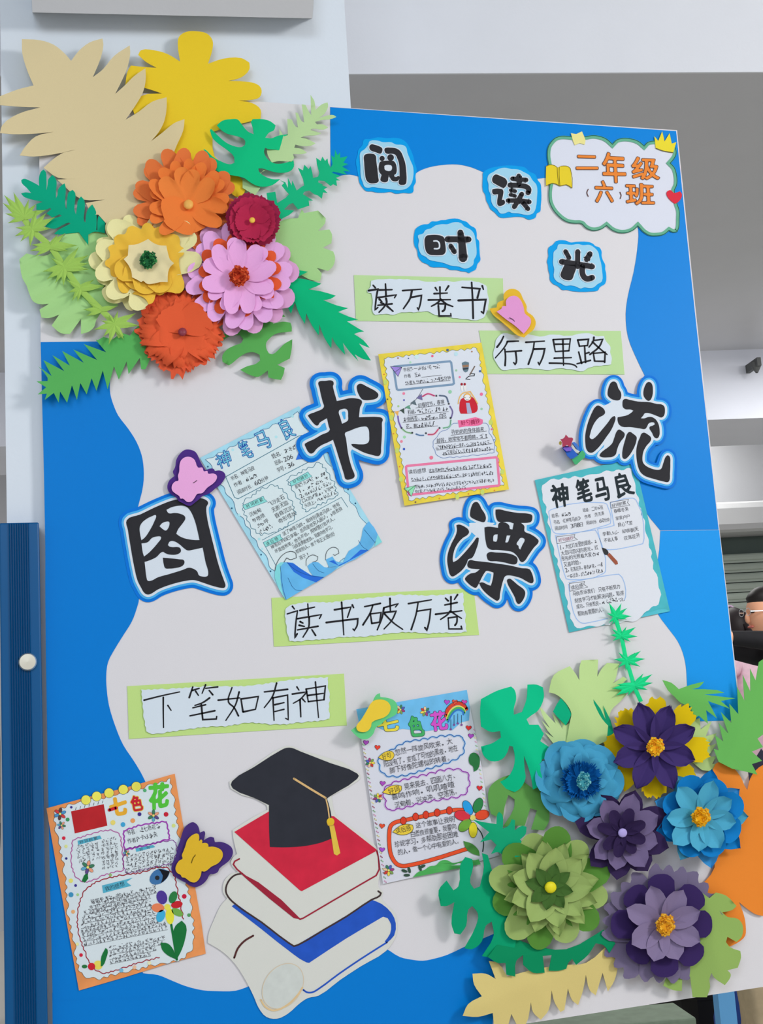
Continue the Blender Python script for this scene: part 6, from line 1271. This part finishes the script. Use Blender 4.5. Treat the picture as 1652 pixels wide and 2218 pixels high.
sheet('petal_layer', pts(fy, '600,440 640,352 700,325 780,350 830,375 860,310 920,280 980,310 1020,357 1100,332 1160,380 1190,442 1290,440 1360,470 1385,530 1385,605 1450,660 1430,740 1380,782 1370,850 1400,1000 1450,1200 1380,1290 1200,1270 1100,1320 1040,1302 1000,1420 940,1450 890,1370 800,1320 700,1300 640,1285 560,1280 510,1220 470,1070 400,1030 380,930 320,890 318,830 380,780 380,700 358,640 400,600 450,590 445,500 500,450'), y2, .032, T, sm=3, corner=75, grid=5, hf=cup(320, 563, 85, 0, .009, 8, .003, 1.0))
ring(T, 321, 566, 0, [160, 128, 96, 60], 72, 60, 'round', .034, .046, y2, seed=8, crease=.003, ja=.03)
sheet('petal_layer', pts(fy, '650,600 760,590 860,550 930,512 990,560 1080,600 1190,608 1215,720 1240,800 1300,860 1240,920 1215,1000 1210,1130 1100,1130 1060,1140 1000,1152 920,1155 860,1110 830,1130 780,1100 700,1060 690,980 650,890 580,800 640,750'), y3, .043, T, sm=3, corner=40, grid=4, hf=cup(320, 563, 55, 0, .010, 8, .0015, 2.0))
fringe('fringe_centre', 320, 563, 20, .050, [M_((28, 92, 52)), M_((18, 74, 40)), M_((58, 130, 70))], T)
T = flower(517, 598, .02, 'pink flower with orange-red inner petals and a rust-red fringed centre')
p1, p2, p3, p4 = M_((206, 154, 194)), M_((218, 164, 214)), M_((218, 88, 50)), M_((222, 162, 212))
ring(T, 522, 600, 7, 10, 122, 104, 'heart', .028, .034, p1, seed=11); ring(T, 518, 600, 8, -22, 112, 88, 'heart', .034, .044, p2, seed=12, crease=.003)
ring(T, 517, 600, 8, 0, 90, 66, 'heart', .040, .046, p3, seed=13); ring(T, 517, 598, 0, [-113, -72, -30, 3, 45, 88, 130, 182], 80, 72, 'heart', .046, .060, p4, seed=14, crease=.004, ja=.03)
fringe('fringe_centre', 517, 598, 23, .062, [M_((176, 56, 28)), M_((150, 40, 22)), M_((200, 84, 46))], T, n=120)
T = flower(395, 716, .02, 'red-orange flower with ragged frilly petals and a dark bead')
q1, q2 = M_((206, 84, 52)), M_((214, 88, 52))
ring(T, 393, 714, 8, 10, 94, 80, 'square', .020, .028, q1, seed=15, rag=.11, crease=.003); ring(T, 394, 716, 7, -20, 84, 70, 'square', .026, .046, q2, seed=16, rag=.12, crease=.008, curl=.02)
ring(T, 395, 718, 6, 5, 66, 66, 'square', .032, .050, q2, seed=17, rag=.07, curl=.02); ring(T, 397, 716, 0, [-80, -40, -120], 62, 74, 'square', .038, .050, q2, seed=18, rag=.03)
bead('bead', 395, 719, 9.5, .046, mat((130, 52, 66), .4, 'plastic'), T)
T = flower(546, 477, .03, 'small dark crimson flower with a tiny yellow bead')
c1, c2 = M_((142, 32, 66)), M_((168, 38, 72))
ring(T, 546, 477, 9, 10, 58, 48, 'square', .046, .052, c1, seed=19, rag=.05); ring(T, 546, 477, 7, -15, 50, 46, 'square', .050, .066, c2, seed=20, rag=.05, crease=.005); ring(T, 546, 477, 5, 30, 38, 42, 'square', .054, .070, c2, seed=21, rag=.04, crease=.004)
bead('bead', 546, 477, 6.5, .068, mat((236, 180, 70), .5, 'plastic'), T)
# lower cluster; petal colours darkened for the dimmer light down here
T = flower(1418, 1618, .03, 'dark purple flower with yellow ragged petals between and a yellow centre')
u1, u2 = M_((59, 45, 100)), M_((208, 178, 12))
ring(T, 1418, 1620, 0, [-91, -134, -178, 136, 90, 45, 0, -49], 114, 50, 'square', .021, .027, u2, seed=22, rag=.05)
ring(T, 1418, 1618, 0, [-113, -70, -24, 21, 66, 112, 157, 203], 97, 50, 'oval', .036, .050, u1, seed=23, rag=.03, crease=.013)
fringe('fringe_centre', 1418, 1618, 21, .056, [M_((219, 158, 27)), M_((212, 135, 23)), M_((225, 184, 45))], T)
T = flower(1258, 1690, .03, 'light blue flower with a ragged dark blue ring and a teal centre')
b1, b2, b3 = M_((64, 145, 181)), M_((5, 88, 158)), M_((63, 142, 154))
ring(T, 1256, 1688, 8, 5, 92, 82, 'round', .024, .036, b1, seed=24, crease=.010); ring(T, 1258, 1688, 8, 27, 86, 68, 'round', .030, .052, b1, seed=25, crease=.010, curl=.02)
ring(T, 1259, 1690, 14, 0, 42, 20, 'square', .040, .064, b2, seed=26, rag=.12, crease=.004); ring(T, 1259, 1690, 12, 14, 34, 18, 'square', .046, .070, b2, seed=27, rag=.12)
fringe('fringe_centre', 1263, 1692, 17, .070, [b3, M_((27, 108, 135)), M_((108, 175, 180))], T, ry=22)
T = flower(1518, 1770, .03, 'sky-blue flower with two blue layers and a yellow fringed centre, beside the orange leaf')
k1, k2, k3 = M_((14, 118, 185)), M_((75, 160, 190)), M_((54, 135, 193))
ring(T, 1520, 1772, 9, 0, 108, 66, 'point', .022, .034, [k2, k1, k3], seed=28, crease=.008); ring(T, 1520, 1770, 8, 24, 92, 68, 'round', .028, .048, k1, seed=29, crease=.008)
ring(T, 1518, 1770, 0, [-30, 10, 55, 95, 135, 178, -128, -72], 80, 46, 'oval', .036, .060, k2, seed=30, crease=.009)
fringe('fringe_centre', 1517, 1770, 22, .058, [M_((214, 154, 14)), M_((205, 135, 10)), M_((221, 172, 45))], T, n=110)
T = flower(1348, 1804, .04, 'small dark purple and lilac flower with a lilac bead')
v1, v2, v3 = M_((48, 34, 72)), M_((106, 93, 129)), M_((43, 30, 66))
a8 = [-119, -74, -27, 17, 58, 99, 136, -167]
ring(T, 1350, 1806, 0, a8, 104, 56, 'oval', .034, .044, v1, seed=31, ja=.03); ring(T, 1348, 1804, 0, a8, 86, 50, 'oval', .042, .056, v2, seed=32, crease=.005, ja=.03); ring(T, 1348, 1804, 0, [a + 3 for a in a8], 53, 27, 'round', .056, .064, v3, seed=33, crease=.004, ja=.03)
bead('bead', 1348, 1804, 10, .064, mat((168, 155, 212), .5, 'plastic'), T, flat=.5)
T = flower(1192, 1922, .04, 'green flower with many pale and mid green petals and a yellow bead')
e1, e2, e3 = M_((144, 167, 97)), M_((82, 131, 52)), M_((63, 97, 43))
ring(T, 1190, 1922, 0, list(range(-170, 190, 30)), 132, 70, 'round', .026, .038, [e1, e2], seed=34, crease=.006); ring(T, 1192, 1922, 12, 18, 104, 52, 'point', .034, .052, [e1], seed=35, crease=.006)
ring(T, 1192, 1922, 9, 0, 88, 62, 'point', .044, .064, e1, seed=36, crease=.006); ring(T, 1192, 1922, 8, 10, 54, 30, 'point', .054, .062, e3, seed=37, crease=.003)
bead('bead', 1192, 1922, 13, .062, mat((236, 208, 30), .5, 'plastic'), T)
T = flower(1437, 2004, .04, 'lilac and dark purple flower with an orange-yellow fringe, lowest of the lower cluster')
l1, l2, l3 = M_((108, 99, 127)), M_((52, 36, 86)), M_((124, 111, 144))
ring(T, 1434, 2004, 8, 4, 130, 92, 'scal', .022, .028, l1, seed=38, crease=.004); ring(T, 1436, 2004, 8, 0, 108, 62, 'square', .032, .042, l2, seed=39); 
ring(T, 1437, 2004, 0, [-108, -62, -22, 25, 66, 104, 148, -155], 86, 50, 'oval', .042, .060, l3, seed=40, crease=.007, ja=.03)
fringe('fringe_centre', 1440, 2004, 22, .058, [M_((214, 151, 32)), M_((190, 124, 32)), M_((223, 171, 54))], T, n=110, ry=26)
